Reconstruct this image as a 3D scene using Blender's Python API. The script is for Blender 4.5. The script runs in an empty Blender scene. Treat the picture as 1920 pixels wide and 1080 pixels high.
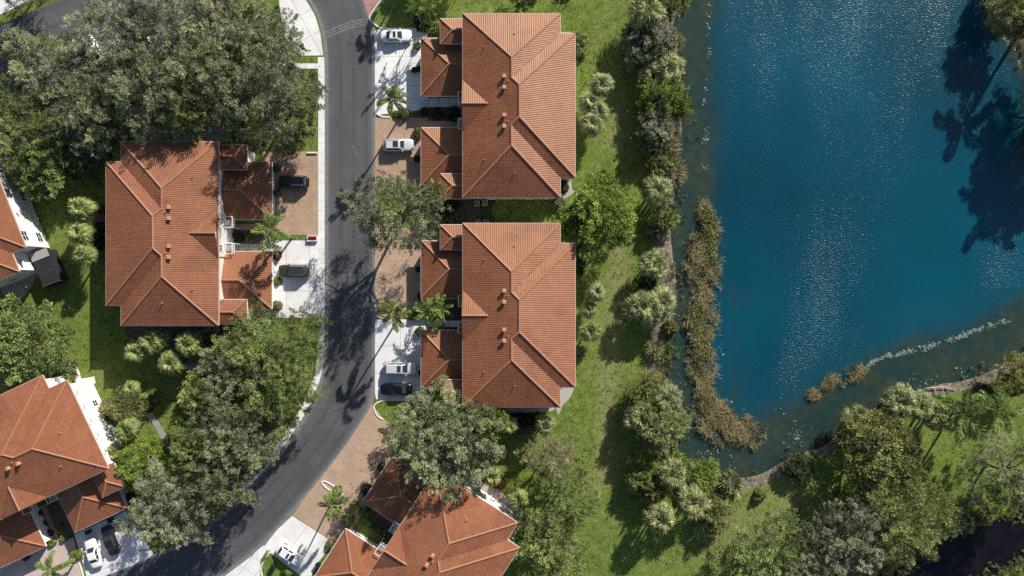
import bpy, math, random
import numpy as np
from mathutils import Vector, Matrix

random.seed(7)
scene = bpy.context.scene
col = scene.collection

# ------------------------------------------------------------------ camera, sky, sun, exposure
CAM_H = 120.0            # drone height above the street, metres
SCALE = 12.0             # photo pixels per metre on the ground
cam_d = bpy.data.cameras.new('camera')
cam = bpy.data.objects.new('camera', cam_d)
col.objects.link(cam)
cam.location = (0, 0, CAM_H)
cam.rotation_euler = (0, 0, 0)
cam_d.sensor_fit = 'HORIZONTAL'
cam_d.angle = 2 * math.atan(80.0 / CAM_H)
cam_d.clip_start = 1.0
cam_d.clip_end = 3000
scene.camera = cam

SUN_EL = math.radians(30.5)
SUN_AZ = math.atan2(0.52, 0.854)          # from +Y (photo up) towards +X (photo right)
sun_vec = Vector((math.sin(SUN_AZ) * math.cos(SUN_EL), math.cos(SUN_AZ) * math.cos(SUN_EL), math.sin(SUN_EL)))
world = bpy.data.worlds.new('World')
scene.world = world
world.use_nodes = True
wn = world.node_tree
sky = wn.nodes.new('ShaderNodeTexSky')
sky.sky_type = 'NISHITA'
sky.sun_disc = False
sky.sun_elevation = SUN_EL
sky.sun_rotation = SUN_AZ
wn.links.new(sky.outputs[0], wn.nodes['Background'].inputs[0])
wn.nodes['Background'].inputs[1].default_value = 0.075
sun_d = bpy.data.lights.new('sun', 'SUN')
sun_d.energy = 5.0
sun_d.angle = math.radians(0.5)
sun_d.color = (1.0, 0.95, 0.87)
sun = bpy.data.objects.new('sun', sun_d)
col.objects.link(sun)
sun.location = sun_vec * 200
sun.rotation_euler = (-sun_vec).to_track_quat('-Z', 'Y').to_euler()
scene.view_settings.view_transform = 'Standard'
scene.view_settings.look = 'None'
scene.view_settings.exposure = 0.55
scene.view_settings.gamma = 1.0
scene.render.engine = 'CYCLES'
scene.cycles.use_denoising = False
scene.cycles.max_bounces = 6
scene.cycles.transparent_max_bounces = 6

def G(px, py, h=0.0):
    """survey plan: where a point seen at that spot of the aerial view stands on the site, if it is h metres up"""
    k = (CAM_H - h) / CAM_H / SCALE
    return ((px - 960.0) * k, (540.0 - py) * k)

# ------------------------------------------------------------------ materials
def lin(c):
    return tuple((x / 12.92 if x <= 0.04045 else ((x + 0.055) / 1.055) ** 2.4) for x in c)

class NT:
    def __init__(s, name):
        s.m = bpy.data.materials.new(name)
        s.m.use_nodes = True
        s.t = s.m.node_tree
        s.b = s.t.nodes['Principled BSDF']
        s.out = s.t.nodes['Material Output']
    def n(s, typ, **kw):
        x = s.t.nodes.new(typ)
        for k, v in kw.items():
            setattr(x, k, v)
        return x
    def l(s, a, b):
        s.t.links.new(a, b)
    def pos(s):
        return s.n('ShaderNodeNewGeometry').outputs['Position']
    def objco(s):
        return s.n('ShaderNodeTexCoord').outputs['Object']
    def noise(s, scale, detail=4, rough=0.55, co=None, dist=0.0):
        x = s.n('ShaderNodeTexNoise')
        x.inputs['Scale'].default_value = scale
        x.inputs['Detail'].default_value = detail
        x.inputs['Roughness'].default_value = rough
        x.inputs['Distortion'].default_value = dist
        s.l(co if co is not None else s.pos(), x.inputs['Vector'])
        return x.outputs['Fac']
    def ramp(s, fac, stops):
        x = s.n('ShaderNodeValToRGB')
        e = x.color_ramp.elements
        while len(e) < len(stops):
            e.new(0.5)
        for i, (p, c) in enumerate(stops):
            e[i].position = p
            e[i].color = (c, c, c, 1) if not hasattr(c, '__len__') else (*c, 1)
        s.l(fac, x.inputs['Fac'])
        return x.outputs['Color']
    def mix(s, fac, a, b, mode='MIX'):
        x = s.n('ShaderNodeMix', data_type='RGBA', blend_type=mode)
        if isinstance(fac, (int, float)):
            x.inputs[0].default_value = fac
        else:
            s.l(fac, x.inputs[0])
        for i, v in ((6, a), (7, b)):
            if hasattr(v, '__len__'):
                x.inputs[i].default_value = (*v, 1)
            else:
                s.l(v, x.inputs[i])
        return x.outputs[2]
    def math(s, op, a, b=0.0):
        x = s.n('ShaderNodeMath', operation=op)
        for i, v in ((0, a), (1, b)):
            if isinstance(v, (int, float)):
                x.inputs[i].default_value = v
            else:
                s.l(v, x.inputs[i])
        return x.outputs[0]
    def attr(s, name):
        x = s.n('ShaderNodeAttribute')
        x.attribute_name = name
        return x.outputs['Fac']
    def bump(s, h, strength, dist=0.05):
        x = s.n('ShaderNodeBump')
        x.inputs['Strength'].default_value = strength
        x.inputs['Distance'].default_value = dist
        s.l(h, x.inputs['Height'])
        s.l(x.outputs[0], s.b.inputs['Normal'])
    def base(s, c):
        if hasattr(c, '__len__'):
            s.b.inputs['Base Color'].default_value = (*c, 1)
        else:
            s.l(c, s.b.inputs['Base Color'])
    def rough(s, r):
        s.b.inputs['Roughness'].default_value = r

def plain(name, c, rough=0.6, metal=0.0, vary=0.12, scale=1.2, bump=0.0):
    m = NT(name)
    f = m.ramp(m.noise(scale, 5), [(0.3, 1 - vary), (0.7, 1 + 0)])
    m.base(m.mix(1.0, c, f, 'MULTIPLY'))
    m.rough(rough)
    m.b.inputs['Metallic'].default_value = metal
    if bump:
        m.bump(m.noise(scale * 12, 3), bump, 0.02)
    return m.m

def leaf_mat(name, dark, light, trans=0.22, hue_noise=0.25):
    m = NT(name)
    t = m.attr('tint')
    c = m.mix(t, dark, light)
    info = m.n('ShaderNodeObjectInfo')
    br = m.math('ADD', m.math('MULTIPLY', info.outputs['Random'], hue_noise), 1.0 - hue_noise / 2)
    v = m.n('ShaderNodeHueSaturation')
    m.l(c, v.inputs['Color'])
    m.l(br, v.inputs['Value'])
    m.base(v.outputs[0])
    m.rough(0.55)
    m.b.inputs['Specular IOR Level'].default_value = 0.35
    tr = m.n('ShaderNodeBsdfTranslucent')
    m.l(v.outputs[0], tr.inputs['Color'])
    mx = m.n('ShaderNodeMixShader')
    mx.inputs[0].default_value = trans
    m.l(m.b.outputs[0], mx.inputs[1])
    m.l(tr.outputs[0], mx.inputs[2])
    m.l(mx.outputs[0], m.out.inputs['Surface'])
    return m.m

M = {}
M['leaf_oak'] = leaf_mat('leaf_oak', (0.018, 0.026, 0.010), (0.37, 0.41, 0.215))
M['leaf_grey'] = leaf_mat('leaf_grey', (0.025, 0.032, 0.018), (0.42, 0.445, 0.27))
M['leaf_green'] = leaf_mat('leaf_green', (0.022, 0.036, 0.009), (0.31, 0.385, 0.12))
M['leaf_olive'] = leaf_mat('leaf_olive', (0.03, 0.035, 0.009), (0.38, 0.39, 0.125))
M['leaf_lime'] = leaf_mat('leaf_lime', (0.03, 0.055, 0.008), (0.32, 0.42, 0.075))
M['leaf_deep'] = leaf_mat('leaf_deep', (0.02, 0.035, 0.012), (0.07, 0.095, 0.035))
M['leaf_fan'] = leaf_mat('leaf_fan', (0.05, 0.068, 0.022), (0.40, 0.42, 0.175), 0.15)
M['leaf_fangreen'] = leaf_mat('leaf_fangreen', (0.045, 0.07, 0.016), (0.34, 0.39, 0.12), 0.15)
M['leaf_palm'] = leaf_mat('leaf_palm', (0.035, 0.06, 0.012), (0.24, 0.33, 0.075))
M['leaf_dry'] = leaf_mat('leaf_dry', (0.12, 0.105, 0.05), (0.42, 0.38, 0.20))
M['leaf_red'] = leaf_mat('leaf_red', (0.06, 0.02, 0.015), (0.22, 0.06, 0.03))
M['reed'] = leaf_mat('reed', (0.036, 0.034, 0.013), (0.36, 0.31, 0.145), 0.1)
M['flower_red'] = leaf_mat('flower_red', (0.18, 0.02, 0.02), (0.45, 0.05, 0.05))
M['bark'] = plain('bark', (0.17, 0.145, 0.115), 0.9, vary=0.5, scale=3, bump=0.6)
M['bark_pale'] = plain('bark_pale', (0.34, 0.31, 0.27), 0.9, vary=0.4, scale=3, bump=0.5)
M['deadwood'] = plain('deadwood', (0.42, 0.38, 0.33), 0.9, vary=0.4, scale=4, bump=0.5)

def m_tiles():
    m = NT('roof_tile_clay')
    t = m.attr('tint')
    c = m.ramp(t, [(0.0, (0.222, 0.080, 0.040)), (0.5, (0.242, 0.090, 0.046)), (1.0, (0.265, 0.104, 0.054))])
    n = m.ramp(m.noise(0.35, 5, 0.65), [(0.3, 0.82), (0.7, 1.08)])
    st = m.ramp(m.noise(0.11, 5, 0.7, dist=0.8), [(0.50, 1.0), (0.74, 0.70)])
    info = m.n('ShaderNodeObjectInfo')
    br = m.math('ADD', m.math('MULTIPLY', info.outputs['Random'], 0.14), 0.92)
    x = m.mix(1.0, m.mix(1.0, c, n, 'MULTIPLY'), st, 'MULTIPLY')
    m.base(m.mix(1.0, x, br, 'MULTIPLY'))
    m.rough(0.5)
    m.b.inputs['Specular IOR Level'].default_value = 0.5
    m.b.inputs['Specular Tint'].default_value = (1.0, 0.88, 0.68, 1)
    m.bump(m.noise(30, 2), 0.15, 0.01)
    return m.m
M['tile'] = m_tiles()
M['ridge'] = plain('ridge_tile_clay', (0.36, 0.17, 0.095), 0.6, vary=0.25, scale=3)
M['underlay'] = plain('roof_underlay', (0.16, 0.06, 0.04), 0.9)
M['stucco'] = plain('stucco_white', (0.74, 0.72, 0.67), 0.85, vary=0.14, scale=0.7, bump=0.25)
M['trim'] = plain('trim_white', (0.80, 0.79, 0.76), 0.5, vary=0.08)
M['fascia'] = plain('fascia_tan', (0.52, 0.42, 0.33), 0.6, vary=0.15)
M['glass'] = plain('window_glass', (0.03, 0.04, 0.05), 0.08, vary=0.3)
M['screen'] = plain('screen_mesh', (0.012, 0.012, 0.014), 0.8)
M['bronze'] = plain('bronze_frame', (0.10, 0.095, 0.09), 0.5, metal=0.2)
M['grey_metal'] = plain('grey_metal', (0.42, 0.42, 0.40), 0.5, metal=0.3)
M['black'] = plain('black_plastic', (0.012, 0.012, 0.013), 0.5)
M['terracotta'] = plain('vent_terracotta', (0.46, 0.24, 0.16), 0.7)

def m_concrete(name, c, joint=0.0):
    m = NT(name)
    a = m.ramp(m.noise(0.45, 6, 0.65), [(0.3, 0.86), (0.62, 1.02)])
    st = m.ramp(m.noise(0.22, 5, 0.7, dist=0.8), [(0.5, 1.0), (0.72, 0.80)])
    info = m.n('ShaderNodeObjectInfo')
    br = m.math('ADD', m.math('MULTIPLY', info.outputs['Random'], 0.10), 0.93)
    x = m.mix(1.0, m.mix(1.0, c, a, 'MULTIPLY'), st, 'MULTIPLY')
    m.base(m.mix(1.0, x, br, 'MULTIPLY'))
    m.rough(0.85)
    m.bump(m.noise(25, 3), 0.2, 0.01)
    return m.m
M['concrete'] = m_concrete('concrete_pale', (0.69, 0.68, 0.67))
M['walk'] = m_concrete('concrete_walk', (0.70, 0.69, 0.67))
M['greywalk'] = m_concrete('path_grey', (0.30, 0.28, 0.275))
M['kerb'] = m_concrete('kerb_white', (0.66, 0.64, 0.61))

def m_pavers(name, c1, c2, ang):
    m = NT(name)
    mp = m.n('ShaderNodeMapping')
    mp.inputs['Rotation'].default_value = (0, 0, ang)
    m.l(m.pos(), mp.inputs['Vector'])
    b = m.n('ShaderNodeTexBrick')
    b.inputs['Scale'].default_value = 1.0
    b.inputs['Brick Width'].default_value = 0.42
    b.inputs['Row Height'].default_value = 0.21
    b.inputs['Mortar Size'].default_value = 0.012
    b.inputs['Color1'].default_value = (*c1, 1)
    b.inputs['Color2'].default_value = (*c2, 1)
    b.inputs['Mortar'].default_value = (c1[0] * 0.5, c1[1] * 0.5, c1[2] * 0.5, 1)
    m.l(mp.outputs[0], b.inputs['Vector'])
    n = m.ramp(m.noise(0.5, 5, 0.6), [(0.3, 0.85), (0.7, 1.06)])
    b2 = m.n('ShaderNodeTexBrick')
    b2.inputs['Scale'].default_value = 1.0
    b2.inputs['Brick Width'].default_value = 1.26
    b2.inputs['Row Height'].default_value = 0.84
    b2.inputs['Mortar Size'].default_value = 0.03
    b2.inputs['Color1'].default_value = (1, 1, 1, 1)
    b2.inputs['Color2'].default_value = (0.95, 0.94, 0.93, 1)
    b2.inputs['Mortar'].default_value = (0.86, 0.85, 0.84, 1)
    m.l(mp.outputs[0], b2.inputs['Vector'])
    m.base(m.mix(1.0, m.mix(1.0, b.outputs['Color'], n, 'MULTIPLY'), b2.outputs['Color'], 'MULTIPLY'))
    m.rough(0.85)
    m.bump(b.outputs['Fac'], -0.3, 0.01)
    return m.m
M['pavers'] = m_pavers('brick_pavers', (0.37, 0.25, 0.168), (0.43, 0.298, 0.205), 0.78)
M['pavers_row'] = m_pavers('brick_pavers_rows', (0.41, 0.28, 0.195), (0.47, 0.33, 0.238), 0.2)
M['pavers_pink'] = m_pavers('brick_pavers_pink', (0.36, 0.18, 0.15), (0.43, 0.235, 0.20), -0.5)
M['pavers_pale'] = m_pavers('brick_pavers_pale', (0.52, 0.41, 0.36), (0.58, 0.46, 0.41), 0.4)

def m_asphalt():
    m = NT('asphalt')
    e = m.attr('edge')                      # 1 along the dusty gutter edge
    n1 = m.ramp(m.noise(0.12, 5, 0.6), [(0.3, 0.75), (0.7, 1.25)])
    n2 = m.noise(1.6, 5, 0.7)
    pale = m.ramp(m.noise(0.35, 6, 0.7, dist=0.5), [(0.55, 0.0), (0.74, 0.75)])
    c = m.mix(1.0, (0.070, 0.072, 0.079), n1, 'MULTIPLY')
    c = m.mix(pale, c, (0.12, 0.118, 0.12))
    # two wheel tracks in each lane, polished darker
    lane = m.attr('across')
    wave = m.math('SINE', m.math('MULTIPLY', lane, 25.13), 0.0)
    tr = m.math('MULTIPLY', m.ramp(wave, [(0.50, 0.0), (0.95, 0.75)]), m.ramp(m.noise(0.2, 4), [(0.35, 0.2), (0.65, 1.0)]))
    c = m.mix(tr, c, (0.045, 0.045, 0.048))
    vo = m.n('ShaderNodeTexVoronoi', feature='DISTANCE_TO_EDGE')
    vo.inputs['Scale'].default_value = 0.16
    wob = m.n('ShaderNodeMixRGB')
    wob.inputs[0].default_value = 0.12
    nz = m.n('ShaderNodeTexNoise'); nz.inputs['Scale'].default_value = 0.9; nz.inputs['Detail'].default_value = 5
    m.l(m.pos(), nz.inputs['Vector'])
    add = m.n('ShaderNodeVectorMath', operation='MULTIPLY_ADD')
    m.l(nz.outputs['Color'], add.inputs[0]); add.inputs[1].default_value = (2.2, 2.2, 0); m.l(m.pos(), add.inputs[2])
    m.l(add.outputs[0], vo.inputs['Vector'])
    crack = m.math('MULTIPLY', m.ramp(vo.outputs['Distance'], [(0.0, 0.75), (0.012, 0.0)]), m.ramp(m.noise(0.13, 2), [(0.45, 0.0), (0.6, 1.0)]))
    c = m.mix(crack, c, (0.028, 0.028, 0.03))
    ef = m.math('MULTIPLY', e, m.ramp(n2, [(0.25, 0.35), (0.6, 1.0)]))
    c = m.mix(ef, c, (0.19, 0.19, 0.19))
    g = m.ramp(m.noise(9, 4, 0.8), [(0.3, 0.85), (0.75, 1.15)])
    m.base(m.mix(1.0, c, g, 'MULTIPLY'))
    m.rough(0.8)
    m.bump(m.noise(40, 2), 0.3, 0.01)
    return m.m
M['asphalt'] = m_asphalt()
M['paint'] = plain('road_paint', (0.36, 0.345, 0.33), 0.7, vary=0.5, scale=6)
M['dust'] = plain('road_dust', (0.14, 0.138, 0.138), 0.9, vary=0.5, scale=2)

def m_ground():
    m = NT('ground')
    sh = m.attr('soil')
    wr = m.attr('worn')
    big = m.noise(0.09, 4, 0.6)
    mid = m.noise(0.7, 5, 0.65)
    fine = m.noise(5.0, 4, 0.8)
    c = m.ramp(mid, [(0.28, (0.074, 0.118, 0.021)), (0.5, (0.128, 0.182, 0.036)), (0.74, (0.192, 0.24, 0.06))])
    c = m.mix(m.ramp(big, [(0.42, 0.0), (0.7, 0.5)]), c, (0.175, 0.19, 0.06))
    c = m.mix(m.math('MULTIPLY', wr, m.ramp(mid, [(0.3, 0.35), (0.6, 1.0)])), c, (0.215, 0.215, 0.085))
    soilc = m.ramp(m.noise(1.4, 6, 0.75), [(0.30, (0.06, 0.05, 0.035)), (0.5, (0.17, 0.14, 0.11)), (0.70, (0.34, 0.295, 0.25))])
    sf = m.ramp(m.math('ADD', sh, m.math('MULTIPLY', m.math('SUBTRACT', mid, 0.5), 0.9)), [(0.44, 0.0), (0.58, 1.0)])
    c = m.mix(sf, c, soilc)
    f = m.ramp(fine, [(0.28, 0.55), (0.5, 1.0), (0.75, 1.3)])
    m.base(m.mix(1.0, c, f, 'MULTIPLY'))
    m.rough(0.95)
    m.b.inputs['Specular IOR Level'].default_value = 0.1
    h = m.math('ADD', m.noise(6.0, 4, 0.8), m.math('MULTIPLY', m.noise(1.1, 2), 1.2))
    m.bump(h, 0.9, 0.10)
    return m.m
M['ground'] = m_ground()

def m_bed(name, cols, sc=3.0):
    m = NT(name)
    m.base(m.ramp(m.noise(sc, 6, 0.75), [(0.3, cols[0]), (0.5, cols[1]), (0.72, cols[2])]))
    m.rough(0.95)
    m.bump(m.noise(9, 4, 0.7), 0.8, 0.06)
    return m.m
M['mulch'] = m_bed('mulch', ((0.045, 0.035, 0.028), (0.085, 0.066, 0.052), (0.16, 0.13, 0.105)))
M['gravel'] = m_bed('gravel', ((0.22, 0.20, 0.18), (0.38, 0.355, 0.33), (0.52, 0.49, 0.46)), 5.0)
M['sand'] = m_bed('litter', ((0.20, 0.17, 0.14), (0.33, 0.29, 0.25), (0.45, 0.41, 0.37)), 2.0)

def m_lake():
    m = NT('lake_water')
    d = m.attr('depth')                      # 0 at the shore, 1 over the deep floor
    mott = m.ramp(m.noise(0.8, 6, 0.75), [(0.3, (0.018, 0.030, 0.024)), (0.55, (0.034, 0.047, 0.030)), (0.75, (0.062, 0.070, 0.036))])
    mott = m.mix(m.ramp(m.noise(0.18, 3), [(0.35, 0.0), (0.65, 0.75)]), mott, (0.010, 0.034, 0.038))
    deep = m.mix(m.ramp(m.noise(0.022, 3, 0.5), [(0.35, 0.0), (0.65, 1.0)]), (0.0008, 0.035, 0.056), (0.0008, 0.061, 0.099))
    df = m.ramp(m.math('ADD', d, m.math('MULTIPLY', m.math('SUBTRACT', m.noise(0.5, 4), 0.5), 0.22)), [(0.42, 0.0), (0.62, 0.82), (1.0, 1.0)])
    m.base(m.mix(df, mott, deep))
    m.rough(0.23)
    m.b.inputs['IOR'].default_value = 1.33
    # wind ripples, stronger in broad gust lanes
    mp = m.n('ShaderNodeMapping')
    mp.inputs['Scale'].default_value = (0.75, 1.5, 1.0)
    m.l(m.pos(), mp.inputs['Vector'])
    rip = m.noise(3.4, 3, 0.6, co=mp.outputs[0], dist=0.2)
    mp2 = m.n('ShaderNodeMapping')
    mp2.inputs['Scale'].default_value = (1.0, 0.30, 1.0)
    mp2.inputs['Rotation'].default_value = (0, 0, 0.12)
    m.l(m.pos(), mp2.inputs['Vector'])
    gust = m.math('MULTIPLY', m.ramp(m.noise(0.11, 4, 0.6, co=mp2.outputs[0]), [(0.36, 0.62), (0.66, 1.0)]), m.attr('wind'))
    ds = m.ramp(d, [(0.3, 0.12), (0.8, 1.0)])
    h = m.math('MULTIPLY', m.math('MULTIPLY', rip, gust), ds)
    m.bump(h, 1.0, 0.13)
    return m.m
M['lake'] = m_lake()
def m_canal():
    m = NT('canal_water')
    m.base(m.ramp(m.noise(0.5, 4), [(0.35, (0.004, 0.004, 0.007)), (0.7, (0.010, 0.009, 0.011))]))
    m.rough(0.08)
    m.b.inputs['IOR'].default_value = 1.33
    m.bump(m.noise(2.0, 2), 0.15, 0.05)
    return m.m
M['canal'] = m_canal()
M['weed'] = leaf_mat('floating_weed', (0.07, 0.11, 0.10), (0.24, 0.31, 0.28), 0.05)

def car_paint(name, c, metal=0.0, rough=0.28):
    m = NT(name)
    m.base(m.mix(1.0, c, m.ramp(m.noise(1.5, 3), [(0.3, 0.93), (0.7, 1.0)]), 'MULTIPLY'))
    m.rough(rough)
    m.b.inputs['Metallic'].default_value = metal
    m.b.inputs['Coat Weight'].default_value = 0.3
    m.b.inputs['Coat Roughness'].default_value = 0.06
    return m.m
M['car_white'] = car_paint('car_white', (0.72, 0.72, 0.71))
M['car_silver'] = car_paint('car_silver', (0.60, 0.61, 0.62), 0.25, 0.35)
M['car_black'] = car_paint('car_black', (0.004, 0.004, 0.006))
M['car_bronze'] = car_paint('car_bronze', (0.036, 0.028, 0.018), 0.0, 0.4)
M['car_grey'] = car_paint('car_grey', (0.018, 0.018, 0.02), 0.2)
M['tyre'] = plain('tyre_rubber', (0.015, 0.015, 0.015), 0.9)
M['rim'] = plain('wheel_rim', (0.45, 0.45, 0.46), 0.35, metal=0.8)
M['lamp_glass'] = plain('lamp_glass', (0.6, 0.6, 0.62), 0.15)
M['lamp_red'] = plain('lamp_red', (0.25, 0.01, 0.01), 0.2)
M['car_interior'] = plain('car_interior', (0.05, 0.048, 0.045), 0.8)

# ------------------------------------------------------------------ mesh helpers
def link(o, parent=None):
    col.objects.link(o)
    if parent is not None:
        o.parent = parent
    return o

def tag(o, label=None, cat=None, group=None, kind=None):
    if label: o['label'] = label
    if cat: o['category'] = cat
    if group: o['group'] = group
    if kind: o['kind'] = kind
    return o

def empty(name, loc=(0, 0, 0), rz=0.0):
    o = bpy.data.objects.new(name, None)
    o.location = loc
    o.rotation_euler = (0, 0, rz)
    return link(o)

def np_mesh(name, V, F, mat, tint=None, smooth=False):
    """quads only: V (n,3), F (m,4)"""
    me = bpy.data.meshes.new(name)
    V = np.asarray(V, dtype=np.float32)
    F = np.asarray(F, dtype=np.int32)
    m, k = F.shape
    me.vertices.add(len(V)); me.vertices.foreach_set('co', V.ravel())
    me.loops.add(m * k); me.loops.foreach_set('vertex_index', F.ravel())
    me.polygons.add(m)
    me.polygons.foreach_set('loop_start', np.arange(0, m * k, k, dtype=np.int32))
    me.polygons.foreach_set('loop_total', np.full(m, k, dtype=np.int32))
    me.polygons.foreach_set('use_smooth', np.full(m, bool(smooth)))
    if tint is not None:
        a = me.attributes.new('tint', 'FLOAT', 'FACE')
        a.data.foreach_set('value', np.asarray(tint, dtype=np.float32))
    me.materials.append(mat)
    me.update(calc_edges=True)
    return me

class MB:
    def __init__(s):
        s.v = []; s.f = []; s.mi = []
    def add(s, vs, fs, mi=0):
        o = len(s.v)
        s.v.extend([tuple(p) for p in vs])
        for f in fs:
            s.f.append(tuple(o + i for i in f)); s.mi.append(mi)
        return s
    def poly(s, pts, mi=0):
        return s.add(pts, [tuple(range(len(pts)))], mi)
    def box(s, x0, x1, y0, y1, z0, z1, mi=0):
        v = [(x0, y0, z0), (x1, y0, z0), (x1, y1, z0), (x0, y1, z0), (x0, y0, z1), (x1, y0, z1), (x1, y1, z1), (x0, y1, z1)]
        return s.add(v, [(3, 2, 1, 0), (4, 5, 6, 7), (0, 1, 5, 4), (1, 2, 6, 5), (2, 3, 7, 6), (3, 0, 4, 7)], mi)
    def bevbox(s, x0, x1, y0, y1, z0, z1, b, mi=0):
        def ring(z, i):
            return [(x0 + i, y0, z), (x1 - i, y0, z), (x1, y0 + i, z), (x1, y1 - i, z), (x1 - i, y1, z), (x0 + i, y1, z), (x0, y1 - i, z), (x0, y0 + i, z)]
        r = [ring(z0, b), ring(z1 - b, b)]
        top = [(min(max(p[0], x0 + b), x1 - b), min(max(p[1], y0 + b), y1 - b), z1) for p in ring(z1, b)]
        v = r[0] + r[1] + top
        f = []
        for k in (0, 8):
            for i in range(8):
                f.append((k + i, k + (i + 1) % 8, k + 8 + (i + 1) % 8, k + 8 + i))
        f.append(tuple(range(16, 24))); f.append(tuple(range(7, -1, -1)))
        return s.add(v, f, mi)
    def prism(s, poly, z0, z1, mi=0):
        a = sum(poly[i][0] * poly[(i + 1) % len(poly)][1] - poly[(i + 1) % len(poly)][0] * poly[i][1] for i in range(len(poly)))
        if a < 0: poly = poly[::-1]
        n = len(poly)
        v = [(p[0], p[1], z0) for p in poly] + [(p[0], p[1], z1) for p in poly]
        f = [tuple(range(n - 1, -1, -1)), tuple(range(n, 2 * n))]
        f += [(i, (i + 1) % n, n + (i + 1) % n, n + i) for i in range(n)]
        return s.add(v, f, mi)
    def tube(s, pts, radii, n=6, mi=0, cap=True):
        pts = [Vector(p) for p in pts]
        rings = []
        for i, p in enumerate(pts):
            d = (pts[min(i + 1, len(pts) - 1)] - pts[max(i - 1, 0)])
            if d.length < 1e-6: d = Vector((0, 0, 1))
            d.normalize()
            a = d.cross(Vector((0, 0, 1)) if abs(d.z) < 0.95 else Vector((1, 0, 0))).normalized()
            b = d.cross(a)
            rings.append([p + (a * math.cos(2 * math.pi * k / n) + b * math.sin(2 * math.pi * k / n)) * radii[i] for k in range(n)])
        v = [q for r in rings for q in r]
        f = []
        for i in range(len(rings) - 1):
            for k in range(n):
                f.append((i * n + k, i * n + (k + 1) % n, (i + 1) * n + (k + 1) % n, (i + 1) * n + k))
        if cap:
            f.append(tuple(range(n - 1, -1, -1)))
            f.append(tuple((len(rings) - 1) * n + k for k in range(n)))
        return s.add(v, f, mi)
    def cyl(s, c, r, z0, z1, n=12, mi=0, r1=None):
        return s.tube([(c[0], c[1], z0), (c[0], c[1], z1)], [r, r if r1 is None else r1], n, mi)
    def mesh(s, name, mats, smooth=False):
        me = bpy.data.meshes.new(name)
        me.from_pydata(s.v, [], s.f)
        if not isinstance(mats, (list, tuple)): mats = [mats]
        for m in mats: me.materials.append(m)
        if len(mats) > 1: me.polygons.foreach_set('material_index', s.mi)
        if smooth: me.polygons.foreach_set('use_smooth', [True] * len(me.polygons))
        me.update()
        return me
    def build(s, name, mats, parent=None, smooth=False):
        return link(bpy.data.objects.new(name, s.mesh(name, mats, smooth)), parent)

def put(name, mesh, parent=None, loc=None, rz=None):
    o = bpy.data.objects.new(name, mesh)
    if loc is not None: o.location = loc
    if rz is not None: o.rotation_euler = (0, 0, rz)
    return link(o, parent)

CHILDREN = {}
def copy_tree(src, parent=None):
    c = src.copy()
    col.objects.link(c)
    c.parent = parent
    for ch in list(src.children):
        copy_tree(ch, c)
    return c

def in_poly(P, poly):
    """P (n,2) -> bool array"""
    x, y = P[:, 0], P[:, 1]
    r = np.zeros(len(P), bool)
    n = len(poly)
    j = n - 1
    for i in range(n):
        xi, yi = poly[i]; xj, yj = poly[j]
        if yi != yj:
            c = ((yi > y) != (yj > y)) & (x < (xj - xi) * (y - yi) / (yj - yi) + xi)
            r ^= c
        j = i
    return r

def dist_line(P, line, closed=False):
    d = np.full(len(P), 1e9)
    n = len(line)
    for i in range(n if closed else n - 1):
        a = np.array(line[i]); b = np.array(line[(i + 1) % n])
        ab = b - a
        t = np.clip(((P - a) @ ab) / max(ab @ ab, 1e-9), 0, 1)
        d = np.minimum(d, np.hypot(*(P - a - t[:, None] * ab).T))
    return d

def clip_half(poly, a, b, c):
    """keep a*x+b*y<=c"""
    out = []
    n = len(poly)
    for i in range(n):
        p, q = poly[i], poly[(i + 1) % n]
        dp = a * p[0] + b * p[1] - c; dq = a * q[0] + b * q[1] - c
        if dp <= 0: out.append(p)
        if (dp < 0 < dq) or (dq < 0 < dp):
            t = dp / (dp - dq)
            out.append((p[0] + t * (q[0] - p[0]), p[1] + t * (q[1] - p[1])))
    return out

def area(poly):
    return 0.5 * sum(poly[i][0] * poly[(i + 1) % len(poly)][1] - poly[(i + 1) % len(poly)][0] * poly[i][1] for i in range(len(poly)))

def smooth_line(pts, step=1.0):
    """Catmull-Rom through the points"""
    P = [np.array(p, float) for p in pts]
    out = []
    for i in range(len(P) - 1):
        p0 = P[max(i - 1, 0)]; p1 = P[i]; p2 = P[i + 1]; p3 = P[min(i + 2, len(P) - 1)]
        n = max(2, int(np.hypot(*(p2 - p1)) / step))
        for k in range(n):
            t = k / n
            out.append(0.5 * (2 * p1 + (p2 - p0) * t + (2 * p0 - 5 * p1 + 4 * p2 - p3) * t * t + (3 * p1 - p0 - 3 * p2 + p3) * t ** 3))
    out.append(P[-1])
    return np.array(out)

def resample(pts, n):
    pts = np.asarray(pts, float)
    d = np.r_[0, np.cumsum(np.hypot(*np.diff(pts, axis=0).T))]
    s = np.linspace(0, d[-1], n)
    return np.c_[np.interp(s, d, pts[:, 0]), np.interp(s, d, pts[:, 1])]

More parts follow.
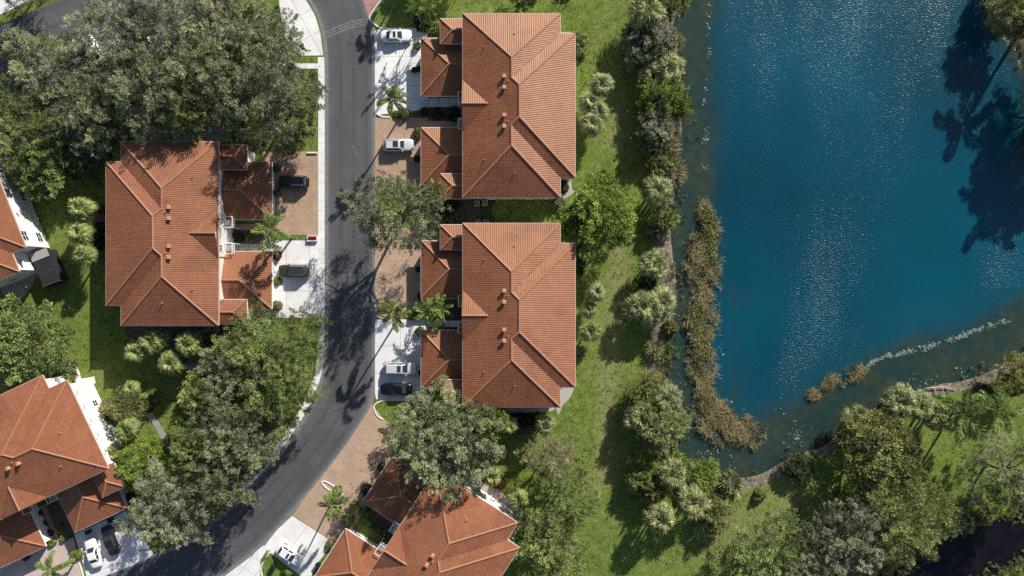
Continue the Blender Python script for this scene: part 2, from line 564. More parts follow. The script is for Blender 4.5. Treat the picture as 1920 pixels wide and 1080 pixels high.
# ------------------------------------------------------------------ terrain and water
LAKE_PX = [(1284, -160), (1280, 0), (1264, 40), (1268, 90), (1274, 130), (1264, 180), (1280, 230), (1272, 270), (1264, 300), (1276, 330),
           (1264, 370), (1262, 410), (1258, 440), (1262, 480), (1268, 530), (1252, 590), (1248, 640), (1242, 690), (1266, 730), (1282, 770),
           (1274, 820), (1272, 850), (1302, 872), (1350, 889), (1404, 896), (1444, 882), (1493, 853), (1544, 839), (1567, 820), (1600, 800),
           (1660, 762), (1705, 738), (1760, 722), (1800, 716), (1840, 705), (1880, 686), (1920, 662), (1990, 630), (2060, 620), (2100, 480),
           (2010, 430), (1950, 330), (1945, 220), (1942, 150), (1925, 100), (1905, 66), (1882, 30), (1862, -5), (1850, -60), (1850, -160)]
LAKE = [G(*p) for p in LAKE_PX]
LAKE_S = [tuple(p) for p in smooth_line(LAKE + [LAKE[0]], 1.0)[:-1]]
CANAL_PX = [(1560, 1180), (1625, 1092), (1690, 1064), (1755, 1022), (1800, 996), (1850, 984), (1885, 968), (1925, 955), (2010, 925), (2110, 890),
            (2110, 985), (2010, 1020), (1925, 1056), (1880, 1074), (1835, 1100), (1760, 1180)]
CANAL = [G(*p) for p in CANAL_PX]
CANAL_S = [tuple(p) for p in smooth_line(CANAL + [CANAL[0]], 1.0)[:-1]]

def ground():
    st = 0.5
    xs = np.arange(-100, 100 + st / 2, st); ys = np.arange(-62, 62 + st / 2, st)
    nx, ny = len(xs), len(ys)
    X, Y = np.meshgrid(xs, ys)
    P = np.c_[X.ravel(), Y.ravel()]
    dl = dist_line(P, LAKE_S, True); inl = in_poly(P, LAKE_S)
    dc = dist_line(P, CANAL_S, True); inc = in_poly(P, CANAL_S)
    d = np.minimum(np.where(inl, -dl, dl), np.where(inc, -dc, dc))
    z = np.where(d > 0, -0.30 * np.exp(-d / 0.9), -0.30 - np.minimum(-d * 0.5, 1.4))
    rng = np.random.default_rng(3)
    far = np.clip((d - 3) / 6, 0, 1) * (P[:, 0] > 9)
    z = z + far * 0.06 * np.sin(P[:, 0] * 0.31 + 1) * np.sin(P[:, 1] * 0.23)
    # bare earth: wide along the left bank, a narrow beach below, thin under the canal trees
    wid = np.where(P[:, 0] < 30, 3.6, 2.3)
    soil = np.clip(1 - np.where(inl, 0, dl) / wid, 0, 1)
    soil = np.where(soil > 0, np.clip(soil * 1.6, 0, 1), 0)
    soil = np.maximum(soil, np.clip(1 - np.where(inc, 0, dc) / 0.9, 0, 1) * 0.6)
    # ground under the groves is bare leaf litter
    for cx, cy, r in ((330, 120, 270), (120, 200, 190), (470, 180, 150), (1230, 200, 60), (420, 850, 150), (840, 840, 95)):
        gx, gy = G(cx, cy)
        soil = np.maximum(soil, 0.75 * np.clip(1.5 - 1.5 * np.hypot(P[:, 0] - gx, P[:, 1] - gy) / (r / SCALE), 0, 1))
    path = [G(*p) for p in ((1165, 440), (1158, 520), (1150, 600), (1142, 680), (1140, 760), (1138, 830), (1132, 900))]
    worn = np.clip(1.25 - dist_line(P, path) / 1.9, 0, 1)
    p2 = [G(*p) for p in ((1480, 930), (1440, 960), (1400, 985), (1350, 1010))]
    worn = np.maximum(worn, 0.75 * np.clip(1.4 - dist_line(P, p2) / 4.0, 0, 1))
    p3 = [G(*p) for p in ((1150, 185), (1165, 230), (1150, 265))]
    worn = np.maximum(worn, 0.8 * np.clip(1.4 - dist_line(P, p3) / 1.8, 0, 1))
    V = np.c_[P, z]
    idx = np.arange(nx * ny).reshape(ny, nx)
    F = np.stack([idx[:-1, :-1], idx[:-1, 1:], idx[1:, 1:], idx[1:, :-1]], -1).reshape(-1, 4)
    # skirt to the horizon
    o = len(V)
    B = 1500.0
    x0, x1, y0, y1 = xs[0], xs[-1], ys[0], ys[-1]
    ex = np.array([(-B, -B, 0), (x0, -B, 0), (x1, -B, 0), (B, -B, 0), (-B, y0, 0), (x0, y0, 0), (x1, y0, 0), (B, y0, 0),
                   (-B, y1, 0), (x0, y1, 0), (x1, y1, 0), (B, y1, 0), (-B, B, 0), (x0, B, 0), (x1, B, 0), (B, B, 0)], float)
    Fe = []
    for j in range(3):
        for i in range(3):
            if i == 1 and j == 1: continue
            a = o + j * 4 + i
            Fe.append((a, a + 1, a + 5, a + 4))
    V = np.r_[V, ex]; F = np.r_[F, np.array(Fe)]
    me = np_mesh('ground', V, F, M['ground'], smooth=True)
    for nm, arr in (('soil', soil), ('worn', worn)):
        a = me.attributes.new(nm, 'FLOAT', 'POINT')
        a.data.foreach_set('value', np.r_[arr, np.zeros(16)].astype(np.float32))
    o_ = put('ground', me)
    tag(o_, 'green lawn and bare earth under the whole neighbourhood', kind='structure')
ground()

def water(name, x0, x1, y0, y1, z, mat, poly, reach, label):
    st = 0.75
    xs = np.arange(x0, x1, st); ys = np.arange(y0, y1, st)
    X, Y = np.meshgrid(xs, ys)
    P = np.c_[X.ravel(), Y.ravel()]
    near = dist_line(P, poly, True)
    ins = in_poly(P, poly)
    # the shelf is about 5 m wide by the left bank and 7 m by the lower one
    w = np.where(P[:, 0] < 34, reach, reach * 1.45)
    w = np.where((P[:, 1] > 0) & (P[:, 0] > 34), 2.2, w)
    depth = np.where(ins, np.clip(near / w * 0.5, 0, 1), 0)
    idx = np.arange(len(P)).reshape(len(ys), len(xs))
    F = np.stack([idx[:-1, :-1], idx[:-1, 1:], idx[1:, 1:], idx[1:, :-1]], -1).reshape(-1, 4)
    keep = (ins | (near < 2.0))[F].any(1)
    me = np_mesh(name, np.c_[P, np.full(len(P), z)], F[keep], mat, smooth=True)
    a = me.attributes.new('depth', 'FLOAT', 'POINT')
    a.data.foreach_set('value', depth.astype(np.float32))
    # wind lanes: a breezy column through the middle of the lake, a lighter one across the top
    wind = np.full(len(P), 0.47)
    for cx, cy, rx, ry, ang, amp in ((1545, 590, 6.5, 17, 0.16, .64), (1475, 720, 3.0, 8, 0.1, .7), (1610, 690, 3, 6, .1, .5), (1600, 90, 16, 9, 0, .07), (1690, 220, 5, 10, 0.3, .16), (1890, 520, 6, 8, 0, .55)):
        gx, gy = G(cx, cy)
        dx, dy = P[:, 0] - gx, P[:, 1] - gy
        u_ = dx * math.cos(ang) - dy * math.sin(ang); v_ = dx * math.sin(ang) + dy * math.cos(ang)
        wind = wind + amp * np.exp(-(u_ / rx) ** 2 - (v_ / ry) ** 2)
    a = me.attributes.new('wind', 'FLOAT', 'POINT')
    a.data.foreach_set('value', np.minimum(wind, 1.35).astype(np.float32))
    tag(put(name, me), label, kind='structure')
water('lake', 20, 98, -34, 60, -0.32, M['lake'], LAKE_S, 5.2, 'blue rippled lake filling the right half')
water('canal', 46, 98, -60, -26, -0.34, M['canal'], CANAL_S, 5.0, 'black shaded canal in the bottom-right corner')

# ------------------------------------------------------------------ roads
EXCL = []
def strip(name, left, right, z, mat, label, edge=True, n=120):
    L = resample(smooth_line(left, 0.7), n); R = resample(smooth_line(right, 0.7), n)
    cols = [0.0, 0.05, 0.10, 0.2, 0.5, 0.8, 0.90, 0.95, 1.0]
    ev = [1.0, 0.9, 0.15, 0, 0, 0, 0.15, 0.8, 1.0]
    V = []; E = []; U = []
    for i in range(n):
        for c, e in zip(cols, ev):
            p = L[i] * (1 - c) + R[i] * c
            V.append((p[0], p[1], z)); E.append(e if edge else 0); U.append(c)
    k = len(cols)
    F = [(i * k + j, i * k + j + 1, (i + 1) * k + j + 1, (i + 1) * k + j) for i in range(n - 1) for j in range(k - 1)]
    V = np.array(V); F = np.array(F)
    a = V[F[0, 0]]; b = V[F[0, 1]]; c = V[F[0, 3]]
    if np.cross(b - a, c - a)[2] < 0: F = F[:, ::-1]
    me = np_mesh(name, V, F, mat)
    at = me.attributes.new('edge', 'FLOAT', 'POINT')
    at.data.foreach_set('value', np.array(E, np.float32))
    at = me.attributes.new('across', 'FLOAT', 'POINT')
    at.data.foreach_set('value', np.array(U, np.float32))
    o = put(name, me)
    EXCL.append([tuple(p) for p in L] + [tuple(p) for p in R[::-1]])
    tag(o, label, kind='structure')
    return o
ROAD_L_PX = [(505, -90), (548, -35), (577, 0), (593, 28), (603, 62), (608, 105), (609, 200), (609, 420), (609, 600), (607, 670), (600, 712), (580, 762), (545, 818), (505, 872),
             (450, 930), (395, 980), (330, 1022), (250, 1056), (180, 1083), (90, 1125), (-20, 1180)]
ROAD_R_PX = [(655, -90), (676, -35), (688, 0), (696, 30), (702, 60), (705, 105), (705, 200), (705, 420), (705, 600), (705, 670), (704, 725), (692, 772), (655, 830), (612, 886),
             (568, 940), (520, 996), (470, 1044), (415, 1082), (360, 1115), (280, 1160), (150, 1220)]
ROAD_L = [G(*p) for p in ROAD_L_PX]; ROAD_R = [G(*p) for p in ROAD_R_PX]
road = strip('road', ROAD_L, ROAD_R, 0.03, M['asphalt'], 'dark asphalt street curving down between the houses')
strip('road', [G(*p) for p in ((-120, 110), (0, 48), (95, 6), (220, -40), (360, -80))],
      [G(*p) for p in ((-120, 250), (0, 190), (110, 150), (260, 100), (390, 50))], 0.024, M['asphalt'],
      'asphalt parking road under the trees in the top-left corner', edge=False, n=40)

# worn marks on the asphalt: three rows of pale studs, tyre scuffs, a patch seam
mb = MB()
a0 = np.array(G(606, 68)); b0 = np.array(G(688, 40))
dv = (b0 - a0) / np.hypot(*(b0 - a0)); nv = np.array((-dv[1], dv[0]))
LL = np.hypot(*(b0 - a0))
rs = random.Random(2)
for r in (-0.42, 0.0, 0.42):
    t = 0.1
    while t < LL - 0.2:
        if rs.random() < 0.9:
            c = a0 + dv * (t + (0.15 if r == 0 else 0)) + nv * (r + rs.uniform(-.03, .03) + 0.25 * math.sin(t / LL * 3.14))
            hw, hh = rs.uniform(.07, .11), rs.uniform(.06, .09)
            q = [c - dv * hw - nv * hh, c + dv * hw - nv * hh, c + dv * hw + nv * hh, c - dv * hw + nv * hh]
            mb.prism([tuple(x) for x in q], 0.03, 0.045)
        t += 0.31
o = mb.build('road_studs', M['paint'], road)
def scuff(pts, w):
    L = smooth_line([G(*p) for p in pts], 0.5)
    m_ = MB()
    for i in range(len(L) - 1):
        d = L[i + 1] - L[i]; nn = np.array((-d[1], d[0])) / (np.hypot(*d) + 1e-9)
        ww = w * (0.6 + 0.7 * abs(math.sin(i * 1.7)))
        if (i * 7) % 5 == 3: continue
        m_.poly([(*(L[i] - nn * ww), 0.034), (*(L[i + 1] - nn * ww), 0.034), (*(L[i + 1] + nn * ww), 0.034), (*(L[i] + nn * ww), 0.034)])
    m_.build('tyre_scuff', M['dust'], road)
scuff([(586, 806), (598, 798), (615, 796), (632, 798), (648, 804)], 0.05)
scuff([(632, 800), (622, 818), (608, 840), (596, 862), (588, 876)], 0.05)
scuff([(660, 268), (664, 280), (668, 290)], 0.10)
m_ = MB()
c = G(655, 81)
m_.cyl(c, 0.32, 0.03, 0.04, 20)
m_.build('manhole_cover', M['car_interior'], road)

# ------------------------------------------------------------------ pavements, driveways, paths
def slabs(name, poly_px, ang, du, dv_, mat, label, z=0.06, off=(0, 0), gap=0.04, piece='concrete_slab'):
    """a concrete area cut into cast slabs with open joints, each slab a piece of its own"""
    poly = [G(*p) for p in poly_px]
    if area(poly) < 0: poly = poly[::-1]
    EXCL.append(poly)
    base = MB().prism(poly, -0.05, z - 0.035).build(name, M['mulch'])
    tag(base, label, kind='structure')
    u = (math.cos(ang), math.sin(ang)); v = (-u[1], u[0])
    us = [p[0] * u[0] + p[1] * u[1] for p in poly]; vs = [p[0] * v[0] + p[1] * v[1] for p in poly]
    u0 = min(us) - off[0] * du; v0 = min(vs) - off[1] * dv_
    i = 0
    while u0 + i * du < max(us):
        j = 0
        while v0 + j * dv_ < max(vs):
            c = poly
            for a, b, cc in ((-u[0], -u[1], -(u0 + i * du + gap / 2)), (u[0], u[1], u0 + (i + 1) * du - gap / 2),
                             (-v[0], -v[1], -(v0 + j * dv_ + gap / 2)), (v[0], v[1], v0 + (j + 1) * dv_ - gap / 2)):
                if len(c) >= 3: c = clip_half(c, a, b, cc)
            if len(c) >= 3 and abs(area(c)) > 0.05:
                MB().prism(c, -0.04, z + random.uniform(-.004, .004)).build(piece, mat, base)
            j += 1
        i += 1
    return base

def sheet(name, poly_px, z, mat, label, smooth_=False):
    poly = [G(*p) for p in poly_px]
    if smooth_: poly = [tuple(p) for p in smooth_line(poly + [poly[0]], 0.5)[:-1]]
    EXCL.append(poly)
    o = MB().prism(poly, -0.05, z).build(name, mat)
    tag(o, label, kind='structure')
    return o

# sidewalk along the left edge of the street, slab by slab
side = empty('sidewalk')
tag(side, 'white concrete sidewalk slabs along the left edge of the street', kind='structure')
SW = smooth_line(ROAD_L, 0.25)
d = np.r_[0, np.cumsum(np.hypot(*np.diff(SW, axis=0).T))]
s0 = d[np.argmin(np.hypot(*(SW - np.array(G(608, 108))).T))]
s1 = d[np.argmin(np.hypot(*(SW - np.array(G(418, 960))).T))]
n = int((s1 - s0) / 1.5)
def at_s(s):
    p = np.array((np.interp(s, d, SW[:, 0]), np.interp(s, d, SW[:, 1])))
    q = np.array((np.interp(s + .2, d, SW[:, 0]), np.interp(s + .2, d, SW[:, 1])))
    t = (q - p) / np.hypot(*(q - p))
    return p, np.array((t[1], -t[0]))
for i in range(n):
    sa = s0 + i * 1.5; sb = sa + 1.478
    wid = 1.0 if i < n * 0.86 else 0.55
    ring_in = []; ring_out = []
    for k in range(4):
        p, nn = at_s(sa + (sb - sa) * k / 3)
        ring_in.append(tuple(p + nn * 0.02)); ring_out.append(tuple(p + nn * (wid + 0.02)))
    EXCL.append(ring_in + ring_out[::-1])
    MB().prism(ring_in + ring_out[::-1], -0.05, 0.07 + random.uniform(-.004, .004)).build('concrete_slab', M['walk'], side)

slabs('driveway', [(701, 60), (712, 53), (776, 53), (802, 53), (802, 205), (760, 210), (720, 214), (703, 216), (703, 90)], 0, 4.0, 4.6, M['concrete'],
      'white concrete driveway under the white sedan, top of the street')
slabs('walkway', [(803, 184), (872, 184), (872, 201), (803, 201)], 0, 1.6, 2.0, M['walk'], 'shaded concrete walkway into the court of the upper right house')
sheet('driveway', [(703, 221), (802, 221), (802, 347), (703, 347)], 0.055, M['pavers'], 'brown brick paver driveway under the silver wagon')
sheet('walkway', [(803, 227), (872, 227), (872, 239), (803, 239)], 0.05, M['pavers'], 'brown paver walkway beside the lower garage of the upper right house')
sheet('driveway', [(703, 428), (802, 428), (802, 597), (703, 597)], 0.055, M['pavers_row'], 'brown paver driveway beneath the thin oak by the street')
slabs('driveway', [(703, 599), (802, 599), (802, 752), (722, 752), (705, 748), (703, 735)], 0, 4.0, 4.3, M['concrete'],
      'white concrete driveway under the silver van and black sedan')
slabs('walkway', [(803, 601), (872, 601), (872, 613), (803, 613)], 0, 1.6, 2.0, M['walk'], 'concrete walkway into the court of the lower right house')
sheet('driveway', [(492, 284), (598, 284), (598, 441), (492, 441)], 0.055, M['pavers'], 'tan paver driveway under the black SUV left of the street')
slabs('driveway', [(494, 451), (598, 451), (598, 596), (494, 596)], 0, 3.6, 4.2, M['concrete'], 'white concrete driveway under the bronze SUV left of the street')
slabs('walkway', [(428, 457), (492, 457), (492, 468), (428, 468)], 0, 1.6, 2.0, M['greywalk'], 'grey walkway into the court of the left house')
sheet('walkway', [(428, 420), (491, 420), (491, 431), (428, 431)], 0.05, M['pavers'], 'brown paver walkway into the court of the left house')
sheet('driveway', [(697, 758), (716, 782), (738, 800), (745, 850), (735, 878), (722, 900), (700, 930), (665, 985), (642, 1012), (626, 1016), (549, 966), (570, 935), (611, 884), (653, 829), (688, 774)],
      0.055, M['pavers_row'], 'broad tan paver driveway of the bottom middle house')
slabs('driveway', [(548, 967), (626, 1017), (600, 1050), (578, 1090), (494, 1026), (519, 994)], -0.62, 3.6, 3.6, M['concrete'],
      'white concrete driveway under the white hatchback at the bottom', z=0.06)
slabs('sidewalk', [(466, 1047), (494, 1022), (500, 1032), (488, 1050), (488, 1092), (405, 1092)], -0.62, 2.2, 2.2, M['concrete'], 'white concrete apron at the bottom edge beside the street')
slabs('driveway', [(140, 1002), (236, 958), (256, 990), (290, 1042), (222, 1070), (166, 1092)], -2.70, 3.4, 3.4, M['concrete'],
      'concrete driveway under the white and black cars, bottom left')
sheet('driveway', [(-40, 1100), (0, 1066), (78, 1030), (104, 1016), (138, 1008), (160, 1086), (150, 1100)], 0.055, M['pavers_pale'], 'pale pink paver driveway in the bottom-left corner')
sheet('walkway', [(76, 952), (86, 948), (112, 1012), (100, 1016)], 0.05, M['pavers_pink'], 'red paver walkway between the garages of the bottom left house')
sheet('walkway', [(770, 1004), (778, 996), (716, 950), (700, 940), (692, 952)], 0.05, M['pavers_pink'], 'paver walkway between the garages of the bottom middle house')
sheet('driveway', [(660, -60), (712, -60), (712, 0), (697, 18), (692, 36), (684, 10)], 0.055, M['pavers_pink'], 'pink paver driveway at the top edge')
slabs('driveway', [(520, -25), (552, -25), (575, 2), (591, 30), (601, 64), (606, 104), (556, 105), (536, 70), (528, 40)], 0.5, 3.6, 3.6, M['concrete'],
      'white concrete driveway at the top edge, left of the street')
slabs('walkway', [(520, 119), (597, 119), (597, 129), (520, 129)], 0, 1.5, 2.0, M['walk'], 'short white walkway from the grove to the sidewalk')
slabs('driveway', [(-60, 10), (0, 28), (62, -2), (40, -60), (-60, -60)], 0.4, 3.6, 3.6, M['concrete'], 'white concrete apron in the top-left corner')

def path(name, pts_px, w, mat, z, label):
    L = smooth_line([G(*p) for p in pts_px], 0.6)
    l = []; r = []
    for i in range(len(L)):
        d = L[min(i + 1, len(L) - 1)] - L[max(i - 1, 0)]
        nn = np.array((-d[1], d[0])) / np.hypot(*d)
        l.append(tuple(L[i] + nn * w / 2)); r.append(tuple(L[i] - nn * w / 2))
    EXCL.append(l + r[::-1])
    k = len(l)
    mb_ = MB()
    for i in range(k - 1):
        mb_.prism([l[i], l[i + 1], r[i + 1], r[i]], -0.04, z)
    o = mb_.build(name, mat)
    tag(o, label, kind='structure')
path('footpath', [(480, 30), (512, 82), (530, 106), (552, 124)], 0.9, M['walk'], 0.045, 'thin white path slanting through the grove to the walkway')
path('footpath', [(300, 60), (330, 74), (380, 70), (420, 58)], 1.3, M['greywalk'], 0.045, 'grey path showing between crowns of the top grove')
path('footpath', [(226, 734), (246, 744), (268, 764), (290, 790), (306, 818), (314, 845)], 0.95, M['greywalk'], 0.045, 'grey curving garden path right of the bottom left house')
path('footpath', [(122, 684), (134, 687), (143, 700), (150, 716), (178, 712)], 1.1, M['kerb'], 0.045, 'white curved path end above the bottom left house')

# low white kerbs round the planted islands
def kerb(pts_px, label, w=0.28, h=0.16):
    L = smooth_line([G(*p) for p in pts_px], 0.5)
    l = []; r = []
    for i in range(len(L)):
        d = L[min(i + 1, len(L) - 1)] - L[max(i - 1, 0)]
        nn = np.array((-d[1], d[0])) / np.hypot(*d)
        l.append(L[i] + nn * w / 2); r.append(L[i] - nn * w / 2)
    mb_ = MB()
    k = len(L)
    V = []
    for i in range(k):
        V += [(*l[i], -0.02), (*(l[i] * .8 + r[i] * .2), h), (*(r[i] * .8 + l[i] * .2), h), (*r[i], -0.02)]
    F = []
    for i in range(k - 1):
        for j in range(3):
            F.append((i * 4 + j, i * 4 + j + 1, i * 4 + 5 + j, i * 4 + 4 + j))
    F.append((0, 1, 2, 3)); F.append(tuple((k - 1) * 4 + j for j in (3, 2, 1, 0)))
    mb_.add(V, F)
    tag(mb_.build('kerb', M['kerb']), label, kind='structure')
kerb([(718, -4), (704, 14), (694, 30), (694, 38), (704, 47), (714, 53), (727, 53)], 'white kerb curving round the lawn at the top of the street')
kerb([(706, 213), (714, 218), (722, 220), (732, 220)], 'short white kerb below the top driveway')
kerb([(707, 592), (716, 597), (730, 598)], 'short white kerb below the leaning palm')
kerb([(734, 750), (714, 752), (702, 760), (702, 768), (708, 780), (718, 786)], 'white kerb round the small lawn below the black sedan')
kerb([(622, 921), (610, 913), (603, 903), (612, 903), (624, 910), (630, 913)], 'white pointed kerb of the island in the bottom paver driveway')
kerb([(636, 936), (642, 930), (644, 926)], 'white kerb stub behind the island palm', w=0.3)
kerb([(506, 1036), (494, 1052), (489, 1066), (492, 1082)], 'white kerb bending beside the white hatchback lawn')
kerb([(576, 287), (595, 287)], 'straight white kerb at the top of the tan paver driveway', w=0.3, h=0.3)
kerb([(149, 1056), (155, 1074), (159, 1090)], 'thin white kerb left of the bottom left concrete driveway', w=0.22)

# planting beds, gravel strips, open lawn patches
M['ground_dark'] = m_bed('groundcover', ((0.02, 0.03, 0.012), (0.04, 0.055, 0.02), (0.07, 0.09, 0.035)), 4.0)
beds = [
    ([(803, 40), (872, 40), (872, 70), (803, 70)], 'mulch', 'dark mulch bed beside the upper entry of the upper right house'),
    ([(790, 202), (872, 202), (872, 226), (780, 226), (778, 206)], 'mulch', 'mulch bed between the walkways of the upper right house'),
    ([(803, 172), (872, 172), (872, 183), (803, 183)], 'mulch', 'dark mulch strip along the upper garage of the upper right house'),
    ([(803, 570), (872, 570), (872, 600), (803, 600)], 'mulch', 'mulch bed above the walkway of the lower right house'),
    ([(803, 614), (872, 614), (872, 630), (803, 630)], 'mulch', 'mulch strip below the walkway of the lower right house'),
    ([(805, 375), (900, 372), (905, 400), (900, 425), (830, 425), (800, 400)], 'mulch', 'dark litter bed in the gap between the right houses'),
    ([(900, 372), (930, 374), (922, 392), (930, 424), (900, 426)], 'ground_dark', 'dark ground cover round the air conditioners'),
    ([(1045, 60), (1076, 62), (1094, 78), (1092, 98), (1080, 128), (1078, 200), (1079, 320), (1084, 345), (1070, 366), (1040, 372), (1040, 300), (1045, 150)], 'gravel', 'gravel border round the lake side of the upper right house'),
    ([(1045, 455), (1072, 455), (1079, 470), (1080, 600), (1079, 690), (1074, 735), (1056, 758), (1040, 758)], 'gravel', 'gravel border on the lake side of the lower right house'),
    ([(870, 745), (1030, 750), (1040, 764), (1020, 772), (880, 772)], 'gravel', 'shaded gravel border along the lower wall of the lower right house'),
    ([(930, 770), (1010, 772), (1010, 808), (960, 815), (930, 805)], 'mulch', 'dark mulch hedge bed below the lower right house'),
    ([(428, 432), (492, 432), (492, 456), (428, 456)], 'mulch', 'mulch bed in the court of the left house'),
    ([(180, 380), (240, 380), (240, 500), (192, 500), (176, 440)], 'mulch', 'dark mulch bed on the left side of the left house'),
    ([(240, 600), (400, 600), (420, 640), (330, 650), (240, 632)], 'mulch', 'shaded mulch bed below the left house'),
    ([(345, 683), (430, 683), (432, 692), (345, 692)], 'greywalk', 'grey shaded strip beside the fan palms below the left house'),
    ([(54, 470), (75, 462), (100, 480), (96, 500), (70, 520), (45, 555), (20, 562), (0, 540), (0, 500)], 'sand', 'litter bed beside the screened porch at the left edge'),
    ([(52, 962), (74, 952), (104, 1016), (84, 1024)], 'mulch', 'mulch bed between the garages of the bottom left house'),
    ([(88, 946), (106, 938), (142, 1004), (112, 1010)], 'mulch', 'mulch bed by the right garage of the bottom left house'),
    ([(104, 1020), (142, 1004), (156, 1060), (140, 1050), (120, 1040)], 'ground_dark', 'low ground-cover bed left of the white sedan'),
    ([(690, 935), (716, 950), (778, 998), (764, 1020), (690, 975), (660, 960)], 'mulch', 'mulch bed between the garages of the bottom middle house'),
    ([(700, 930), (760, 975), (778, 990), (770, 960), (720, 915)], 'mulch', 'mulch strip by the upper garage of the bottom middle house'),
    ([(850, 870), (880, 880), (980, 955), (990, 985), (960, 975), (860, 905)], 'sand', 'litter bed along the upper wall of the bottom middle house'),
    ([(260, 240), (440, 215), (440, 262), (300, 272)], 'greywalk', 'grey litter patio strip above the left house'),
    ([(1075, 250), (1095, 240), (1120, 250), (1118, 275), (1094, 276)], 'gravel', 'pale litter under the fan palms by the upper right house'),
]
for i, (pp, mk, lab) in enumerate(beds):
    sheet('planting_bed' if mk in ('mulch', 'ground_dark') else 'gravel_bed', pp, 0.012 + 0.002 * (i % 5), M[mk], lab, smooth_=True)
for pp, lab in (([(696, 20), (720, -6), (790, -6), (790, 40), (776, 52), (716, 52), (696, 38)], 'trimmed lawn beside the pink driveway at the top'),):
    pass

# ------------------------------------------------------------------ houses
PITCH = 0.37
def slope_tiles(polys):
    """polys: list of (plan polygon, downhill unit vector, eave point, eave height). Barrel tiles course by course."""
    c = 0.32; w = 0.0675
    prof = np.array([0.0, 0.024, 0.033, 0.024])
    Vs = []; Fs = []; Ts = []
    o = 0
    for pi, (poly, dn, ep, z0) in enumerate(polys):
        dn = np.array(dn, float); al = np.array((-dn[1], dn[0]))
        P = np.array(poly)
        s = -(P - np.array(ep)) @ dn; t = (P - np.array(ep)) @ al
        ns = int(math.ceil(s.max() / c)); k0 = int(math.floor(t.min() / w)); k1 = int(math.ceil(t.max() / w))
        I, K = np.meshgrid(np.arange(ns), np.arange(k0, k1), indexing='ij')
        I = I.ravel(); K = K.ravel()
        cs = (I + 0.5) * c; ct = (K + 0.5) * w
        C = np.array(ep) + np.outer(cs, -dn) + np.outer(ct, al)
        keep = in_poly(C, poly)
        I = I[keep]; K = K[keep]
        n = len(I)
        sA = I * c - 0.02; sB = (I + 1) * c
        tA = K * w; tB = (K + 1) * w
        hA = prof[K % 4]; hB = prof[(K + 1) % 4]
        rng = np.random.default_rng(pi + 11)
        tid = I * 9973 + np.floor_divide(K, 4)
        u, inv = np.unique(tid, return_inverse=True)
        tr = rng.random(len(u))[inv]
        jig = (rng.random(len(u)) * 0.010)[inv]
        def pt(s_, t_, z_):
            q = np.array(ep) + np.outer(s_, -dn) + np.outer(t_, al)
            return np.c_[q, z_]
        zlo = z0 + PITCH * sA + 0.036 + jig; zhi = z0 + PITCH * sB + 0.012 + jig
        a = pt(sA, tA, zlo + hA); b = pt(sA, tB, zlo + hB); cc = pt(sB, tB, zhi + hB); dd = pt(sB, tA, zhi + hA)
        e = pt(sA, tA, z0 + PITCH * sA - 0.01); f = pt(sA, tB, z0 + PITCH * sA - 0.01)
        V = np.stack([a, b, cc, dd, e, f], 1).reshape(-1, 3)
        base = o + np.arange(n) * 6
        F1 = np.stack([base, base + 1, base + 2, base + 3], 1)
        F2 = np.stack([base + 4, base + 5, base + 1, base], 1)
        # outward winding
        nrm = np.cross(V[1] - V[0], V[3] - V[0])
        if nrm[2] < 0:
            F1 = F1[:, ::-1]; F2 = F2[:, ::-1]
        Vs.append(V); Fs += [F1, F2]; Ts += [tr, tr * 0.8]
        o += len(V)
    return np_mesh('roof_tiles', np.concatenate(Vs), np.concatenate(Fs), M['tile'], np.concatenate(Ts))

def ridge_caps(edges):
    mb = MB()
    rs = random.Random(5)
    for a, b in edges:
        a = Vector(a); b = Vector(b)
        L = (b - a).length
        n = max(1, round(L / 0.40))
        d = (b - a) / L
        side = d.cross(Vector((0, 0, 1))).normalized(); up = side.cross(d)
        if a.z > b.z: pass
        for i in range(n):
            p = a + d * (L * i / n - 0.02); q = a + d * (L * (i + 1) / n + 0.03)
            r0, r1 = 0.165, 0.14
            lift = 0.055 + rs.uniform(-.008, .008)
            V = []
            for (pt, r, lf) in ((p, r0, lift + 0.03), (q, r1, lift)):
                for k in range(6):
                    an = math.pi * k / 5
                    V.append(pt + side * math.cos(an) * r + up * (math.sin(an) * r * 0.8 + lf - 0.03))
            F = [(k, k + 1, k + 7, k + 6) for k in range(5)] + [(5, 4, 3, 2, 1, 0), (6, 7, 8, 9, 10, 11)]
            mb.add(V, F)
    return mb.mesh('ridge_tiles', M['ridge'])

def deck(polys, drop=0.012):
    mb = MB()
    for poly, dn, ep, z0 in polys:
        pts = []
        for p in poly:
            s = -((p[0] - ep[0]) * dn[0] + (p[1] - ep[1]) * dn[1])
            pts.append((p[0], p[1], z0 + PITCH * s - drop))
        if area(poly) < 0: pts = pts[::-1]
        mb.poly(pts)
    return mb

